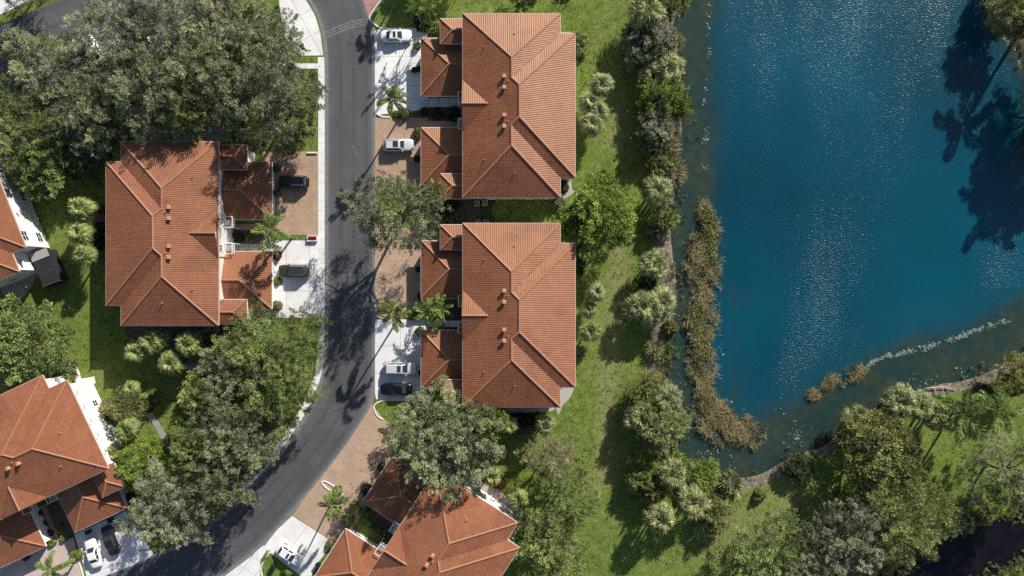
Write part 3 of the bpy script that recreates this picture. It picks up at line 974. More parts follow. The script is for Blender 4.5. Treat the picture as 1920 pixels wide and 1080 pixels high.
EZ = 7.0
def z_main(s): return EZ + PITCH * s
MAIN = [
    ([(0, -13.5), (7.15, -6.35), (7.15, -3.4), (8.25, -2.3), (8.25, 2.3), (7.15, 3.4), (7.15, 6.35), (0, 13.5), (0, 3.75), (3.75, 0), (0, -3.75)], (-1, 0), (0, 0), EZ),
    ([(0, 13.5), (7.15, 6.35), (14.3, 13.5)], (0, 1), (0, 13.5), EZ),
    ([(14.3, 13.5), (7.15, 6.35), (7.15, 3.4), (14.3, 10.55)], (1, 0), (14.3, 0), EZ),
    ([(14.3, 10.55), (7.15, 3.4), (8.25, 2.3), (16.5, 10.55)], (0, 1), (0, 10.55), EZ),
    ([(16.5, 10.55), (8.25, 2.3), (8.25, -2.3), (16.5, -10.55)], (1, 0), (16.5, 0), EZ),
    ([(16.5, -10.55), (8.25, -2.3), (7.15, -3.4), (14.3, -10.55)], (0, -1), (0, -10.55), EZ),
    ([(14.3, -10.55), (7.15, -3.4), (7.15, -6.35), (14.3, -13.5)], (1, 0), (14.3, 0), EZ),
    ([(14.3, -13.5), (7.15, -6.35), (0, -13.5)], (0, -1), (0, -13.5), EZ),
    ([(-0.06, 3.75), (-0.06, 0), (3.75, 0), (0, 3.75)], (0, 1), (0, 3.75), EZ),
    ([(-0.06, 0), (-0.06, -3.75), (0, -3.75), (3.75, 0)], (0, -1), (0, -3.75), EZ),
]
def E3(x, y, s): return (x, y, EZ + PITCH * s)
MAIN_RIDGES = []
for sg in (1, -1):
    MAIN_RIDGES += [(E3(0, 13.5 * sg, 0), E3(7.15, 6.35 * sg, 7.15)), (E3(14.3, 13.5 * sg, 0), E3(7.15, 6.35 * sg, 7.15)),
                    (E3(7.15, 6.35 * sg, 7.15), E3(7.15, 3.4 * sg, 7.15)), (E3(7.15, 3.4 * sg, 7.15), E3(8.25, 2.3 * sg, 8.25)),
                    (E3(16.5, 10.55 * sg, 0), E3(8.25, 2.3 * sg, 8.25))]
MAIN_RIDGES += [(E3(8.25, 2.3, 8.25), E3(8.25, -2.3, 8.25)), (E3(-0.06, 0, 3.75), E3(3.75, 0, 3.75))]
EAVES = [(0, -13.5), (14.3, -13.5), (14.3, -10.55), (16.5, -10.55), (16.5, 10.55), (14.3, 10.55), (14.3, 13.5), (0, 13.5)]

def wing_roof(x0, x1, y0, y1, ez):
    """hip at the x0 end, ridge running into the wall at x1"""
    m = (y0 + y1) / 2; h = (y1 - y0) / 2
    polys = [([(x0, y0), (x0 + h, m), (x0, y1)], (-1, 0), (x0, 0), ez),
             ([(x0, y1), (x0 + h, m), (x1, m), (x1, y1)], (0, 1), (0, y1), ez),
             ([(x1, y0), (x1, m), (x0 + h, m), (x0, y0)], (0, -1), (0, y0), ez)]
    rid = [((x0, y0, ez), (x0 + h, m, ez + PITCH * h)), ((x0, y1, ez), (x0 + h, m, ez + PITCH * h)), ((x0 + h, m, ez + PITCH * h), (x1, m, ez + PITCH * h))]
    return polys, rid

def fascia_ring(outline, z, mat, name, parent, t=0.10, hgt=0.20):
    """a gutter board round the eaves"""
    mb = MB()
    n = len(outline)
    a = area(outline)
    for i in range(n):
        p = Vector((*outline[i], 0)); q = Vector((*outline[(i + 1) % n], 0))
        d = (q - p).normalized()
        nn = Vector((d.y, -d.x, 0)) * (1 if a > 0 else -1)
        pts = [p - d * 0.0, q + d * 0.0, q + d * 0.0 + nn * t, p - d * 0.0 + nn * t]
        mb.prism([(v.x, v.y) for v in pts], z - hgt, z + 0.02)
    return mb.build(name, mat, parent)

def window_mesh(w, h):
    f = MB()
    t, dpt = 0.08, 0.06
    f.box(-dpt, 0.0, -w / 2, w / 2, 0, t); f.box(-dpt, 0.0, -w / 2, w / 2, h - t, h)
    f.box(-dpt, 0.0, -w / 2, -w / 2 + t, t, h - t); f.box(-dpt, 0.0, w / 2 - t, w / 2, t, h - t)
    f.box(-dpt * .8, 0.0, -0.03, 0.03, t, h - t)
    f.box(-dpt * .8, 0.0, -w / 2 + t, -0.03, h / 2 - .025, h / 2 + .025); f.box(-dpt * .8, 0.0, 0.03, w / 2 - t, h / 2 - .025, h / 2 + .025)
    f.box(-0.16, 0.0, -w / 2 - .08, w / 2 + .08, -0.10, -0.002)
    p = MB().box(-0.02, 0.005, -w / 2 + t, w / 2 - t, t, h - t)
    return f.mesh('window', M['trim']), p.mesh('pane', M['glass'])
WIN = {(1.0, 1.4): window_mesh(1.0, 1.4), (1.6, 1.4): window_mesh(1.6, 1.4), (2.4, 2.1): window_mesh(2.4, 2.1), (0.7, 0.9): window_mesh(0.7, 0.9)}

def add_window(root, x, y, z, size, face):
    """face: direction the window looks, in degrees from local -x"""
    fm, pm = WIN[size]
    o = put('window', fm, root, (x, y, z), math.radians(face))
    put('pane', pm, o)

MESH = {}
def make_house():
    root = empty('townhouse')
    W = MB()
    W.prism([(0.5, -13), (13.8, -13), (13.8, -10.05), (16, -10.05), (16, 10.05), (13.8, 10.05), (13.8, 13), (0.5, 13)], -0.2, EZ - 0.14)
    W.add([(0.34, -3.3, -0.2), (0.34, 3.3, -0.2), (0.34, 3.3, 7.05), (0.34, 0, 8.22), (0.34, -3.3, 7.05),
           (0.9, -3.3, -0.2), (0.9, 3.3, -0.2), (0.9, 3.3, 7.05), (0.9, 0, 8.22), (0.9, -3.3, 7.05)],
          [(4, 3, 2, 1, 0), (5, 6, 7, 8, 9), (0, 1, 6, 5), (1, 2, 7, 6), (2, 3, 8, 7), (3, 4, 9, 8), (4, 0, 5, 9)])
    W.build('wall', M['stucco'], root)
    # main roof
    r = deck(MAIN)
    r.prism([(p[0], p[1]) for p in EAVES], EZ - 0.13, EZ - 0.03)
    rf = r.build('roof', M['underlay'], root)
    t = put('roof_tiles', slope_tiles(MAIN), rf); t['kind'] = 'stuff'
    put('ridge_tiles', ridge_caps(MAIN_RIDGES), rf)['kind'] = 'stuff'
    fascia_ring(EAVES, EZ - 0.02, M['fascia'], 'gutter', root)
    # garage wings and stair entries, mirrored about the court
    for sg in (1, -1):
        y0, y1 = sorted((2.45 * sg, 11.2 * sg))
        MB().box(-6.1, 0.498, y0 + 0.5, y1 - 0.5, -0.2, 2.88).build('garage_wall', M['stucco'], root)
        polys, rid = wing_roof(-6.6, 0.48, y0, y1, 3.0)
        r = deck(polys)
        r.box(-6.6, 0.48, y0, y1, 2.87, 2.97)
        rf = r.build('garage_roof', M['underlay'], root)
        put('roof_tiles', slope_tiles(polys), rf)['kind'] = 'stuff'
        put('ridge_tiles', ridge_caps(rid), rf)['kind'] = 'stuff'
        fascia_ring([(-6.6, y0), (0.3, y0), (0.3, y1), (-6.6, y1)][:4], 2.98, M['trim'], 'gutter', root, 0.09, 0.16)
        # garage doors
        for yc in (y0 + 2.35, y1 - 2.35):
            g = MB()
            for k in range(4):
                g.box(-6.15, -6.101, yc - 1.3, yc + 1.3, 0.06 + k * .55, 0.58 + k * .55)
            g.build('garage_door', M['trim'], root)
        y0, y1 = sorted((9.75 * sg, 13.45 * sg))
        MB().box(-3.05, 0.497, y0 + 0.45, y1 - 0.48, -0.2, 4.87).build('entry_wall', M['stucco'], root)
        polys, rid = wing_roof(-3.5, 0.46, y0, y1, 5.0)
        r = deck(polys)
        r.box(-3.5, 0.46, y0, y1, 4.86, 4.97)
        rf = r.build('entry_roof', M['underlay'], root)
        put('roof_tiles', slope_tiles(polys), rf)['kind'] = 'stuff'
        put('ridge_tiles', ridge_caps(rid), rf)['kind'] = 'stuff'
        fascia_ring([(-3.5, y0), (0.3, y0), (0.3, y1), (-3.5, y1)], 4.98, M['trim'], 'gutter', root, 0.08, 0.16)
        # front bay: window and railed balcony on each side of the gable
        add_window(root, 0.34, 2.0 * sg, 4.5, (1.0, 1.4), 0)
        b = MB()
        yy0, yy1 = 2.0 * sg - 0.85, 2.0 * sg + 0.85
        b.box(-0.95, 0.335, yy0, yy1, 2.86, 3.0)
        b.build('balcony_floor', M['greywalk'], root)
        b = MB()
        for (xa, xb, ya, yb) in ((-0.95, -0.87, yy0, yy1), (-0.87, 0.33, yy0, yy0 + .07), (-0.87, 0.33, yy1 - .07, yy1)):
            b.box(xa, xb, ya, yb, 3.88, 3.98); b.box(xa, xb, ya, yb, 3.10, 3.16)
        for k in range(9):
            y = yy0 + 0.04 + k * (yy1 - yy0 - .08) / 8
            b.box(-0.93, -0.89, y - .02, y + .02, 3.16, 3.88)
        b.box(-0.95, -0.87, yy0, yy0 + .08, 0, 3.10); b.box(-0.95, -0.87, yy1 - .08, yy1, 0, 3.10)
        b.build('balcony_rail', M['trim'], root)
        # end wall: small windows under shallow hoods; rear windows
        for x in (2.6, 5.2, 7.6, 10.0, 12.4):
            add_window(root, x, 13.0 * sg, 4.7, (0.7, 0.9), -90 * sg)
            MB().box(x - .42, x + .42, min(13.0 * sg, 13.38 * sg), max(13.0 * sg, 13.38 * sg), 5.66, 5.74).build('window_hood', M['stucco'], root)
        for x in (4.0, 10.0):
            add_window(root, x, 13.0 * sg, 1.2, (1.0, 1.4), -90 * sg)
        for y in (1.6, 5.0, 8.4):
            for z in (1.0, 4.5):
                add_window(root, 16.0, y * sg, z, (1.6, 1.4) if y != 5.0 else (0.7, 0.9), 180)
        add_window(root, 13.8, 11.6 * sg, 4.5, (0.7, 0.9), 180)
        # roof vents: two square caps and two pipes
        for y in (2.0, 3.6):
            v = MB()
            zz = z_main(6.1)
            v.box(5.92, 6.28, y * sg - .18, y * sg + .18, zz - .1, zz + .42)
            v.bevbox(5.82, 6.38, y * sg - .28, y * sg + .28, zz + .44, zz + .60, 0.06)
            v.build('roof_vent', M['terracotta'], root)
        for (x, y, s) in ((3.2, 8.2 * sg, 3.2), (7.6, 10.2 * sg, 3.3), (6.6, 2.9 * sg, 6.6)):
            zz = z_main(s)
            MB().cyl((x, y), 0.075, zz - .1, zz + .45, 8).build('vent_pipe', M['terracotta'], root)
    MB().tube([(-0.12, 9.4, 6.9), (-0.12, 9.4, 5.2)], [.05, .05], 6).build('downspout', M['trim'], root)
    return root

house0 = make_house()
def place_house(src, x, y, rot, label):
    h = src if not src.get('used') else copy_tree(src)
    src['used'] = 1
    h.location = (x, y, 0)
    h.rotation_euler = (0, 0, math.radians(rot))
    c_, s_ = math.cos(math.radians(rot)), math.sin(math.radians(rot))
    EXCL.append([(x + c_ * u - s_ * v, y + s_ * u + c_ * v) for u, v in ((-6.1, -13), (16, -13), (16, 13), (-6.1, 13))])
    tag(h, label, 'house', 'red-tiled townhouses along the street')
    if 'used' in h and h is not src: del h['used']
    return h
HOUSES = []
place_house(house0, -7.22, 26.85, 0, 'red-tiled townhouse at upper right of the street, beside the white sedan driveway')
place_house(house0, -7.22, -4.0, 0, 'red-tiled townhouse at lower right of the street, above the large oak')
place_house(house0, -43.2, 8.0, 180, 'red-tiled townhouse left of the street, facing the black and bronze SUVs')
place_house(house0, -71.6, -32.3, 115.3, 'red-tiled townhouse in the bottom-left corner with a long white end wall')
place_house(house0, -18.5, -38.2, -32.7, 'red-tiled townhouse at the bottom middle, turned aslant beside the large oak')
hF = place_house(house0, -90.8, 9.7, 21.7, 'townhouse cut by the left edge, showing a white rear wall and dark porch')
if 'used' in house0: del house0['used']
# screened porch on the lower rear corner of the house at the left edge
def porch(parent):
    s = MB().box(14.32, 16.9, -15.9, -10.75, 0, 2.75)
    s.build('porch_screen', M['screen'], parent)
    r = MB().box(14.25, 17.0, -11.9, -10.6, 2.76, 2.86)
    r.build('porch_roof', M['greywalk'], parent)
    for x in (14.4, 16.9):
        MB().box(x - .04, x + .04, -16.0, -15.9, 0, 2.8).build('porch_post', M['bronze'], parent)
    for y in (-14.6, -13.4):
        MB().box(16.91, 16.97, y - .04, y + .04, 0, 2.75).build('porch_post', M['bronze'], parent)
    MB().box(14.4, 16.9, -14.03, -13.97, 2.755, 2.80).build('porch_beam', M['bronze'], parent)
    MB().box(14.3, 17.0, -16.0, -15.92, 2.81, 2.88).build('porch_beam', M['bronze'], parent)
porch(hF)

# ------------------------------------------------------------------ plants: meshes
def unit(a):
    return a / np.maximum(np.linalg.norm(a, axis=1, keepdims=True), 1e-9)

def leaf_faces(pos, axis, L, W, rng, flat=0.5):
    """diamond leaves: base at pos, along axis; flat = how strongly the blades turn their face to the sky"""
    n = len(pos)
    axis = unit(axis)
    ref = rng.normal(size=(n, 3)); ref[:, 2] += flat * 3
    side = unit(np.cross(axis, ref))
    L = np.asarray(L).reshape(-1, 1); W = np.asarray(W).reshape(-1, 1)
    mid = pos + axis * L * 0.5
    V = np.stack([pos, mid + side * W * 0.5, pos + axis * L, mid - side * W * 0.5], 1).reshape(-1, 3)
    F = np.arange(n * 4).reshape(n, 4)
    return V, F

def tree_mesh(seed, R=7.0, H=9.0, cb=2.6, nb=60, tufts=11, per=34, blen=2.3, bwid=1.15, leafL=0.30, leafW=0.13, lobes=0.2, tuft=0.165, inner=2000, bump=0.9):
    """boughs spread over a dome; each bough carries tufts of leaves, with shaded gaps between the boughs"""
    rng = np.random.default_rng(seed)
    ph = rng.random(4) * 6.28
    def rim(az):
        return 1 + lobes * (0.5 * np.sin(2 * az + ph[0]) + 0.45 * np.sin(3 * az + ph[1]) + 0.4 * np.sin(5 * az + ph[2]) + 0.3 * np.sin(9 * az + ph[3]))
    pts = []
    while len(pts) < nb:                       # best-candidate spacing
        best = None; bd = -1
        for _ in range(12):
            a = rng.random() * 6.2832; u = math.sqrt(rng.random()) * 0.88
            q = np.array((math.cos(a) * u, math.sin(a) * u))
            d = min((np.hypot(*(q - p)) for p in pts), default=9)
            if d > bd: bd = d; best = q
        pts.append(best)
    Bc = np.array(pts)
    u = np.hypot(Bc[:, 0], Bc[:, 1]); az = np.arctan2(Bc[:, 1], Bc[:, 0])
    rr_ = R * rim(az)
    zt = cb + (H - cb) * np.power(np.clip(1 - u ** 2, 0.02, 1), 0.5) + rng.normal(0, bump, nb) - 0.3
    C = np.c_[Bc * rr_[:, None], zt]
    bd = unit(np.c_[np.cos(az) * (0.3 + u), np.sin(az) * (0.3 + u), 0.35 - 0.75 * u] + rng.normal(size=(nb, 3)) * 0.4)
    sd = unit(np.cross(bd, np.array((0, 0, 1.0)) + rng.normal(size=(nb, 3)) * .25))
    up = np.cross(sd, bd)
    ln = blen * rng.uniform(.75, 1.25, nb); wd = bwid * rng.uniform(.7, 1.25, nb)
    nt = nb * tufts
    bi = np.repeat(np.arange(nb), tufts)
    t = rng.uniform(-.5, .62, nt)
    taper = np.sqrt(np.clip(1 - (t / .68) ** 2, .05, 1))
    w = rng.uniform(-1, 1, nt) * taper
    hgt = (1 - w ** 2) * 0.35 - rng.random(nt) ** 2 * 0.7
    TC = C[bi] + bd[bi] * (t * ln[bi])[:, None] + sd[bi] * (w * wd[bi])[:, None] + up[bi] * hgt[:, None]
    tdir = unit(bd[bi] + sd[bi] * (w * 0.9)[:, None] + up[bi] * 0.55)
    n = nt * per
    ti = np.repeat(np.arange(nt), per)
    sp = rng.normal(size=(n, 3)) * tuft
    al = rng.random(n)
    pos = TC[ti] + sp * (1.1 - 0.6 * al)[:, None] + tdir[ti] * (al * tuft * 4.2 - tuft * 1.4)[:, None]
    ax = unit(tdir[ti] * 0.9 + unit(sp) * 0.75 + rng.normal(size=(n, 3)) * 0.3)
    LL = leafL * rng.uniform(.7, 1.35, n); WW = leafW * rng.uniform(.7, 1.3, n)
    V, F = leaf_faces(pos, ax, LL, WW, rng, 0.8)
    bt = rng.normal(.58, .2, nb); tt = rng.normal(0, .17, nt)
    tint = np.clip(bt[bi][ti] + tt[ti] + rng.normal(0, .16, n), 0, 1)
    # leaves deeper in the crown, their darker tint paints in the inner shade
    m = inner
    k = rng.integers(0, nb, m)
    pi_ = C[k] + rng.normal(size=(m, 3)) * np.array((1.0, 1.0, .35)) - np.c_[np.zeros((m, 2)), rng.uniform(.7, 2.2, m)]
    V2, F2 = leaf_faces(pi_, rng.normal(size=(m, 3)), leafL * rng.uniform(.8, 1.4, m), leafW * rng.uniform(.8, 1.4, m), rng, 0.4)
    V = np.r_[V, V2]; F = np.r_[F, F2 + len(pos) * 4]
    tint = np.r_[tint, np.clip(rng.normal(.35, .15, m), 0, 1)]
    nclump = nb
    # trunk and limbs
    mb = MB()
    th = cb + (H - cb) * 0.15
    rr = random.Random(seed)
    lean = Vector((rr.uniform(-.4, .4), rr.uniform(-.4, .4), 0))
    mb.tube([(0, 0, -0.2), (0.05, 0, th * 0.5), (lean.x, lean.y, th)], [0.34, 0.26, 0.22], 8)
    base = Vector((lean.x, lean.y, th - 0.1))
    nl = 8
    ends = []
    for k in range(nl):
        a = 2 * math.pi * k / nl + rr.uniform(-.3, .3)
        rad = R * rr.uniform(0.42, 0.62)
        e = Vector((math.cos(a) * rad, math.sin(a) * rad, cb + (H - cb) * rr.uniform(0.5, 0.78)))
        m = base.lerp(e, 0.45) + Vector((rr.uniform(-.5, .5), rr.uniform(-.5, .5), 0.5))
        mb.tube([base, m, e], [0.17, 0.11, 0.05], 6)
        ends.append((m, e))
    for i in range(nclump):
        c = Vector(C[i])
        m, e = min(ends, key=lambda q: (q[1] - c).length)
        s = m.lerp(e, rr.uniform(0.3, 1.0))
        mb.tube([s, s.lerp(c, .5) + Vector((rr.uniform(-.25, .25), rr.uniform(-.25, .25), rr.uniform(-.1, .3))), c], [0.05, 0.035, 0.015], 4)
    return (np_mesh('crown', V, F, M['leaf_oak'], tint), mb.mesh('trunk', M['bark'], True), R, H)

TREES = {
    'oak': [tree_mesh(s, lobes=0.26, nb=62, tufts=14, per=42, leafL=.26, leafW=.095, tuft=.145, bump=1.25, inner=1500) for s in (1, 2, 3, 4, 5)],
    'thin': [tree_mesh(s, lobes=0.30, nb=54, tufts=11, per=38, leafL=.26, leafW=.10, tuft=.15, cb=3.0, inner=1200) for s in (21, 22)],
    'dense': [tree_mesh(s, lobes=0.18, nb=74, tufts=10, per=30, blen=1.7, bwid=1.1, leafL=.32, leafW=.18, tuft=.20, bump=.5) for s in (31, 32, 33)],
    'lace': [tree_mesh(s, lobes=0.28, nb=50, tufts=9, per=30, blen=1.9, bwid=1.1, leafL=.30, leafW=.14, cb=2.2, inner=1600) for s in (41, 42)],
}

def shrub_mesh(seed, n=900, leafL=0.22, leafW=0.11, rag=0.25, hz=0.8, spiky=0.0):
    """unit shrub: radius 1 m, about hz*2 high, standing on the ground"""
    rng = np.random.default_rng(seed)
    d = unit(rng.normal(size=(n, 3))); d[:, 2] = np.abs(d[:, 2]) * 1.0 - 0.15
    ph = rng.random(3) * 6.28
    a = np.arctan2(d[:, 1], d[:, 0])
    rad = (1 + rag * (0.5 * np.sin(3 * a + ph[0]) + 0.5 * np.sin(5 * a + ph[1]) * np.cos(4 * d[:, 2] + ph[2]))) * (0.70 + 0.3 * rng.random(n) ** 0.5)
    pos = d * rad[:, None] * np.array((0.88, 0.88, hz * 1.1)); pos[:, 2] += 0.12
    pos[:, 2] = np.maximum(pos[:, 2], 0.02)
    ax = unit(d * (0.35 + 1.2 * spiky) + rng.normal(size=(n, 3)) * (0.75 - 0.45 * spiky) + np.array((0, 0, 0.1)))
    V, F = leaf_faces(pos, ax, leafL * rng.uniform(.7, 1.4, n), leafW * rng.uniform(.7, 1.3, n), rng, 0.7)
    blot = 0.5 + 0.3 * np.sin(pos[:, 0] * 5 + ph[0]) * np.sin(pos[:, 1] * 5 + ph[1])
    tint = np.clip(blot + rng.normal(0, .22, n), 0, 1)
    return np_mesh('shrub', V, F, M['leaf_green'], tint)
SHRUBS = {'round': [shrub_mesh(s, 1000, rag=0.12) for s in (1, 2)], 'loose': [shrub_mesh(s, 1300, 0.26, 0.10, 0.40, 0.85) for s in (3, 4, 5)],
          'spiky': [shrub_mesh(s, 420, 0.75, 0.10, 0.2, 0.55, 1.0) for s in (6, 7)],
          }
BUSH = [tree_mesh(s, R=3.4, H=4.4, cb=0.7, nb=46, tufts=9, per=34, blen=1.15, bwid=0.6, leafL=0.22, leafW=0.11, lobes=0.22, tuft=0.12, inner=2600, bump=0.3) for s in (51, 52, 53)]

def fan_palm_mesh(seed, R=2.6, H=6.0, nfan=44, segs=15):
    rng = np.random.default_rng(seed)
    V = []; F = []; T = []
    top = np.array((0, 0, H))
    for i in range(nfan):
        f = (i + 0.5) / nfan
        az = i * 2.39996 + rng.normal(0, .2)
        el = math.radians(78 - 100 * f ** 0.8 + rng.normal(0, 7))
        d = np.array((math.cos(az) * math.cos(el), math.sin(az) * math.cos(el), math.sin(el)))
        side = np.array((-math.sin(az), math.cos(az), 0))
        pl = R * rng.uniform(0.36, 0.62) * (0.55 + 0.45 * f)
        hub = top + d * pl - np.array((0, 0, 0.10 * f * R))
        o = len(V)
        w = 0.03
        V += [top + side * w, top - side * w, hub - side * w, hub + side * w]; F.append((o, o + 1, o + 2, o + 3)); T.append(0.4)
        # the blade arches over, flatter than its stalk
        e2 = el - math.radians(rng.uniform(22, 48))
        d2 = np.array((math.cos(az) * math.cos(e2), math.sin(az) * math.cos(e2), math.sin(e2)))
        up = np.cross(d2, side)
        if up[2] < 0: up = -up
        roll = rng.normal(0, 0.30)
        side2 = side * math.cos(roll) + up * math.sin(roll)
        bl = R * rng.uniform(0.46, 0.62)
        tone = np.clip(rng.normal(0.52, 0.2) - (0.2 if f > 0.9 else 0), 0, 1)
        for k in range(segs):
            g = (k / (segs - 1) - 0.5) * math.radians(190)
            dd = d2 * math.cos(g) + side2 * math.sin(g)
            ln = bl * (0.70 + 0.30 * math.cos(g)) * rng.uniform(0.85, 1.1)
            pleat = up * (0.12 * bl * (1 - abs(g) / 2))
            ww = 0.075 * R / 2.6
            sd = -d2 * math.sin(g) + side2 * math.cos(g)
            mid = hub + dd * ln * 0.55 + pleat
            tip = hub + dd * ln - np.array((0, 0, (0.10 + 0.25 * f) * ln))
            o = len(V)
            tw = up * rng.normal(0, .035)
            V += [hub, mid + sd * ww + tw, tip, mid - sd * ww - tw]
            F.append((o, o + 1, o + 2, o + 3)); T.append(float(np.clip(tone + rng.normal(0, .25), 0, 1)))
    crown = np_mesh('crown', np.array(V), np.array(F), M['leaf_fan'], T)
    rr = random.Random(seed)
    mb = MB()
    lx, ly = rr.uniform(-.3, .3), rr.uniform(-.3, .3)
    mb.tube([(lx, ly, -0.2), (lx * .6, ly * .6, H * .35), (lx * .2, ly * .2, H * .75), (0, 0, H + .05)], [0.24, 0.19, 0.18, 0.22], 8)
    for k in range(14):       # old leaf boots under the crown
        a = k * 2.4; z = H - 0.2 - k * 0.09
        mb.tube([(math.cos(a) * .16, math.sin(a) * .16, z), (math.cos(a) * .42, math.sin(a) * .42, z + .25)], [0.05, 0.03], 4)
    return (crown, mb.mesh('trunk', M['bark'], True), R, H)
FANS = [fan_palm_mesh(s) for s in (1, 2, 3, 4)]
def palmetto_mesh(seed, R=2.8, H=5.0, nfan=120, segs=11):
    """a dome of many small fans, as these clumping palms look from above"""
    rng = np.random.default_rng(seed)
    V = []; F = []; T = []
    ph = rng.random(3) * 6.28
    for i in range(nfan):
        az = i * 2.39996 + rng.normal(0, .25)
        el = math.asin(min(0.99, max(-0.35, 1 - 1.25 * (i + .5) / nfan + rng.normal(0, .06))))
        o3 = np.array((math.cos(az) * math.cos(el), math.sin(az) * math.cos(el), math.sin(el)))
        side = np.array((-math.sin(az), math.cos(az), 0))
        rim_ = 1 + 0.10 * math.sin(3 * az + ph[0]) + 0.07 * math.sin(5 * az + ph[1])
        depth = rng.uniform(0.40, 0.66)
        hub = np.array((0, 0, H - R * 0.62)) + o3 * np.array((R, R, R * 0.66)) * depth * rim_
        e2 = el - math.radians(rng.uniform(18, 42))
        d2 = np.array((math.cos(az) * math.cos(e2), math.sin(az) * math.cos(e2), math.sin(e2)))
        up = np.cross(d2, side)
        if up[2] < 0: up = -up
        roll = rng.normal(0, .4); yaw = rng.normal(0, .35)
        d3 = d2 * math.cos(yaw) + side * math.sin(yaw); s3 = -d2 * math.sin(yaw) + side * math.cos(yaw)
        side2 = s3 * math.cos(roll) + up * math.sin(roll)
        bl = R * rng.uniform(.38, .54)
        tone = float(np.clip(rng.normal(.5, .24) - (.25 if el < 0 else 0), 0, 1))
        for k in range(segs):
            g = (k / (segs - 1) - .5) * math.radians(170)
            dd = d3 * math.cos(g) + side2 * math.sin(g)
            ln = bl * (.68 + .32 * math.cos(g)) * rng.uniform(.85, 1.12)
            sd = -d3 * math.sin(g) + side2 * math.cos(g)
            ww = .062 * R / 2.8
            mid = hub + dd * ln * .55 + up * (.10 * bl)
            tip = hub + dd * ln - np.array((0, 0, .16 * ln))
            o = len(V)
            tw = up * rng.normal(0, .03)
            V += [hub, mid + sd * ww + tw, tip, mid - sd * ww - tw]
            F.append((o, o + 1, o + 2, o + 3)); T.append(float(np.clip(tone + rng.normal(0, .2), 0, 1)))
        if i % 3 == 0:      # stalk
            o = len(V)
            q = np.array((0, 0, H - R * 0.75))
            V += [q + side * .03, q - side * .03, hub - side * .03, hub + side * .03]; F.append((o, o + 1, o + 2, o + 3)); T.append(.3)
    crown = np_mesh('crown', np.array(V), np.array(F), M['leaf_fan'], T)
    rr = random.Random(seed)
    mb = MB()
    for k in range(5):
        a = k * 1.257 + rr.uniform(-.3, .3)
        mb.tube([(math.cos(a) * .5, math.sin(a) * .5, -.2), (math.cos(a) * .75, math.sin(a) * .75, H * .4), (math.cos(a) * .9, math.sin(a) * .9, H * .68)], [.13, .11, .10], 6)
    return (crown, mb.mesh('trunk', M['bark'], True), R, H)
FANS_DENSE = [palmetto_mesh(s, nfan=nf) for s, nf in ((11, 84), (12, 72), (13, 92), (14, 64))]

def feather_palm_mesh(seed, R=3.1, H=9.0, nfr=10, bushy=1.0, leaflet=0.70, nodes=44, lean=(0, 0), e0=62, e1=-12, curl=1.0, trunk_r=0.16):
    rng = np.random.default_rng(seed)
    P = []; A = []; L = []; T = []
    top = np.array((0, 0, H))
    mb = MB()
    for i in range(nfr):
        f = i / max(nfr - 1, 1)
        az = i * 2.39996 + rng.normal(0, .22)
        el = math.radians(e0 + (e1 - e0) * f + rng.normal(0, 6))
        ln = R * rng.uniform(0.98, 1.22)
        hdir = np.array((math.cos(az), math.sin(az), 0))
        bend = rng.normal(0, 0.22)
        sd0 = np.array((-math.sin(az), math.cos(az), 0))
        pts = []
        p = top.copy(); e = el
        tone = np.clip(rng.normal(.55, .15), 0, 1)
        for k in range(nodes + 1):
            t = k / nodes
            pts.append(p.copy())
            hd = hdir * math.cos(bend * t) + sd0 * math.sin(bend * t)
            d = hd * math.cos(e) + np.array((0, 0, math.sin(e)))
            if t > 0.10:
                side = np.cross(d, (0, 0, 1)); side /= np.linalg.norm(side) + 1e-9
                upv = np.cross(side, d)
                wl = leaflet * (0.45 + 0.75 * math.sin(min(1, (t - 0.06) * 1.06) * math.pi) ** 0.6)
                for sg in (-1, 1):
                    for q in range(2 if bushy > 0.5 else 1):
                        ang = rng.normal(0.15, 0.25 + 0.6 * bushy)
                        a = d * 0.75 + (side * sg * math.cos(ang) + upv * math.sin(ang)) * 0.85
                        P.append(p + d * rng.uniform(-.03, .03)); A.append(a + np.array((0, 0, -0.12)))
                        L.append(wl * rng.uniform(.85, 1.1)); T.append(np.clip(tone + rng.normal(0, .18), 0, 1))
            p = p + d * (ln / nodes)
            e -= math.radians(2.1 * curl) * (0.6 + t)
        mb.tube([tuple(x) for x in pts[::4]], [0.035 - 0.028 * k / len(pts[::4]) for k in range(len(pts[::4]))], 4, 1)
    V, F = leaf_faces(np.array(P), np.array(A), np.array(L), np.full(len(L), 0.115), rng, 0.5)
    crown = np_mesh('crown', V, F, M['leaf_palm'], T)
    lx, ly = lean
    mb.tube([(lx, ly, -0.2), (lx * .72, ly * .72, H * .3), (lx * .3, ly * .3, H * .7), (0, 0, H - 0.9)], [trunk_r * 1.5, trunk_r * 1.15, trunk_r, trunk_r * 0.9], 8, 0)
    mb.tube([(0.0, 0.0, H - 0.92), (0, 0, H + 0.1)], [trunk_r * 0.95, trunk_r * 0.6], 8, 1)
    return (crown, mb.mesh('trunk', [M['bark_pale'], M['crownshaft']], True), R, H)
M['crownshaft'] = plain('crownshaft', (0.16, 0.20, 0.07), 0.6)
FOXTAIL = [feather_palm_mesh(s) for s in (1, 2, 3)]
AREC = [feather_palm_mesh(s, R=1.9, H=2.6, nfr=12, bushy=0.2, leaflet=0.42, nodes=22, e0=75, e1=5, curl=1.3, trunk_r=0.07) for s in (5, 6)]
COCO = [feather_palm_mesh(s, R=3.6, H=10.0, nfr=13, bushy=0.7, leaflet=0.85, nodes=38, e0=70, e1=-30, curl=1.0, trunk_r=0.17) for s in (8, 9)]

# ------------------------------------------------------------------ plants: placing
def set_mat(o, mat):
    o.material_slots[0].link = 'OBJECT'
    o.material_slots[0].material = mat

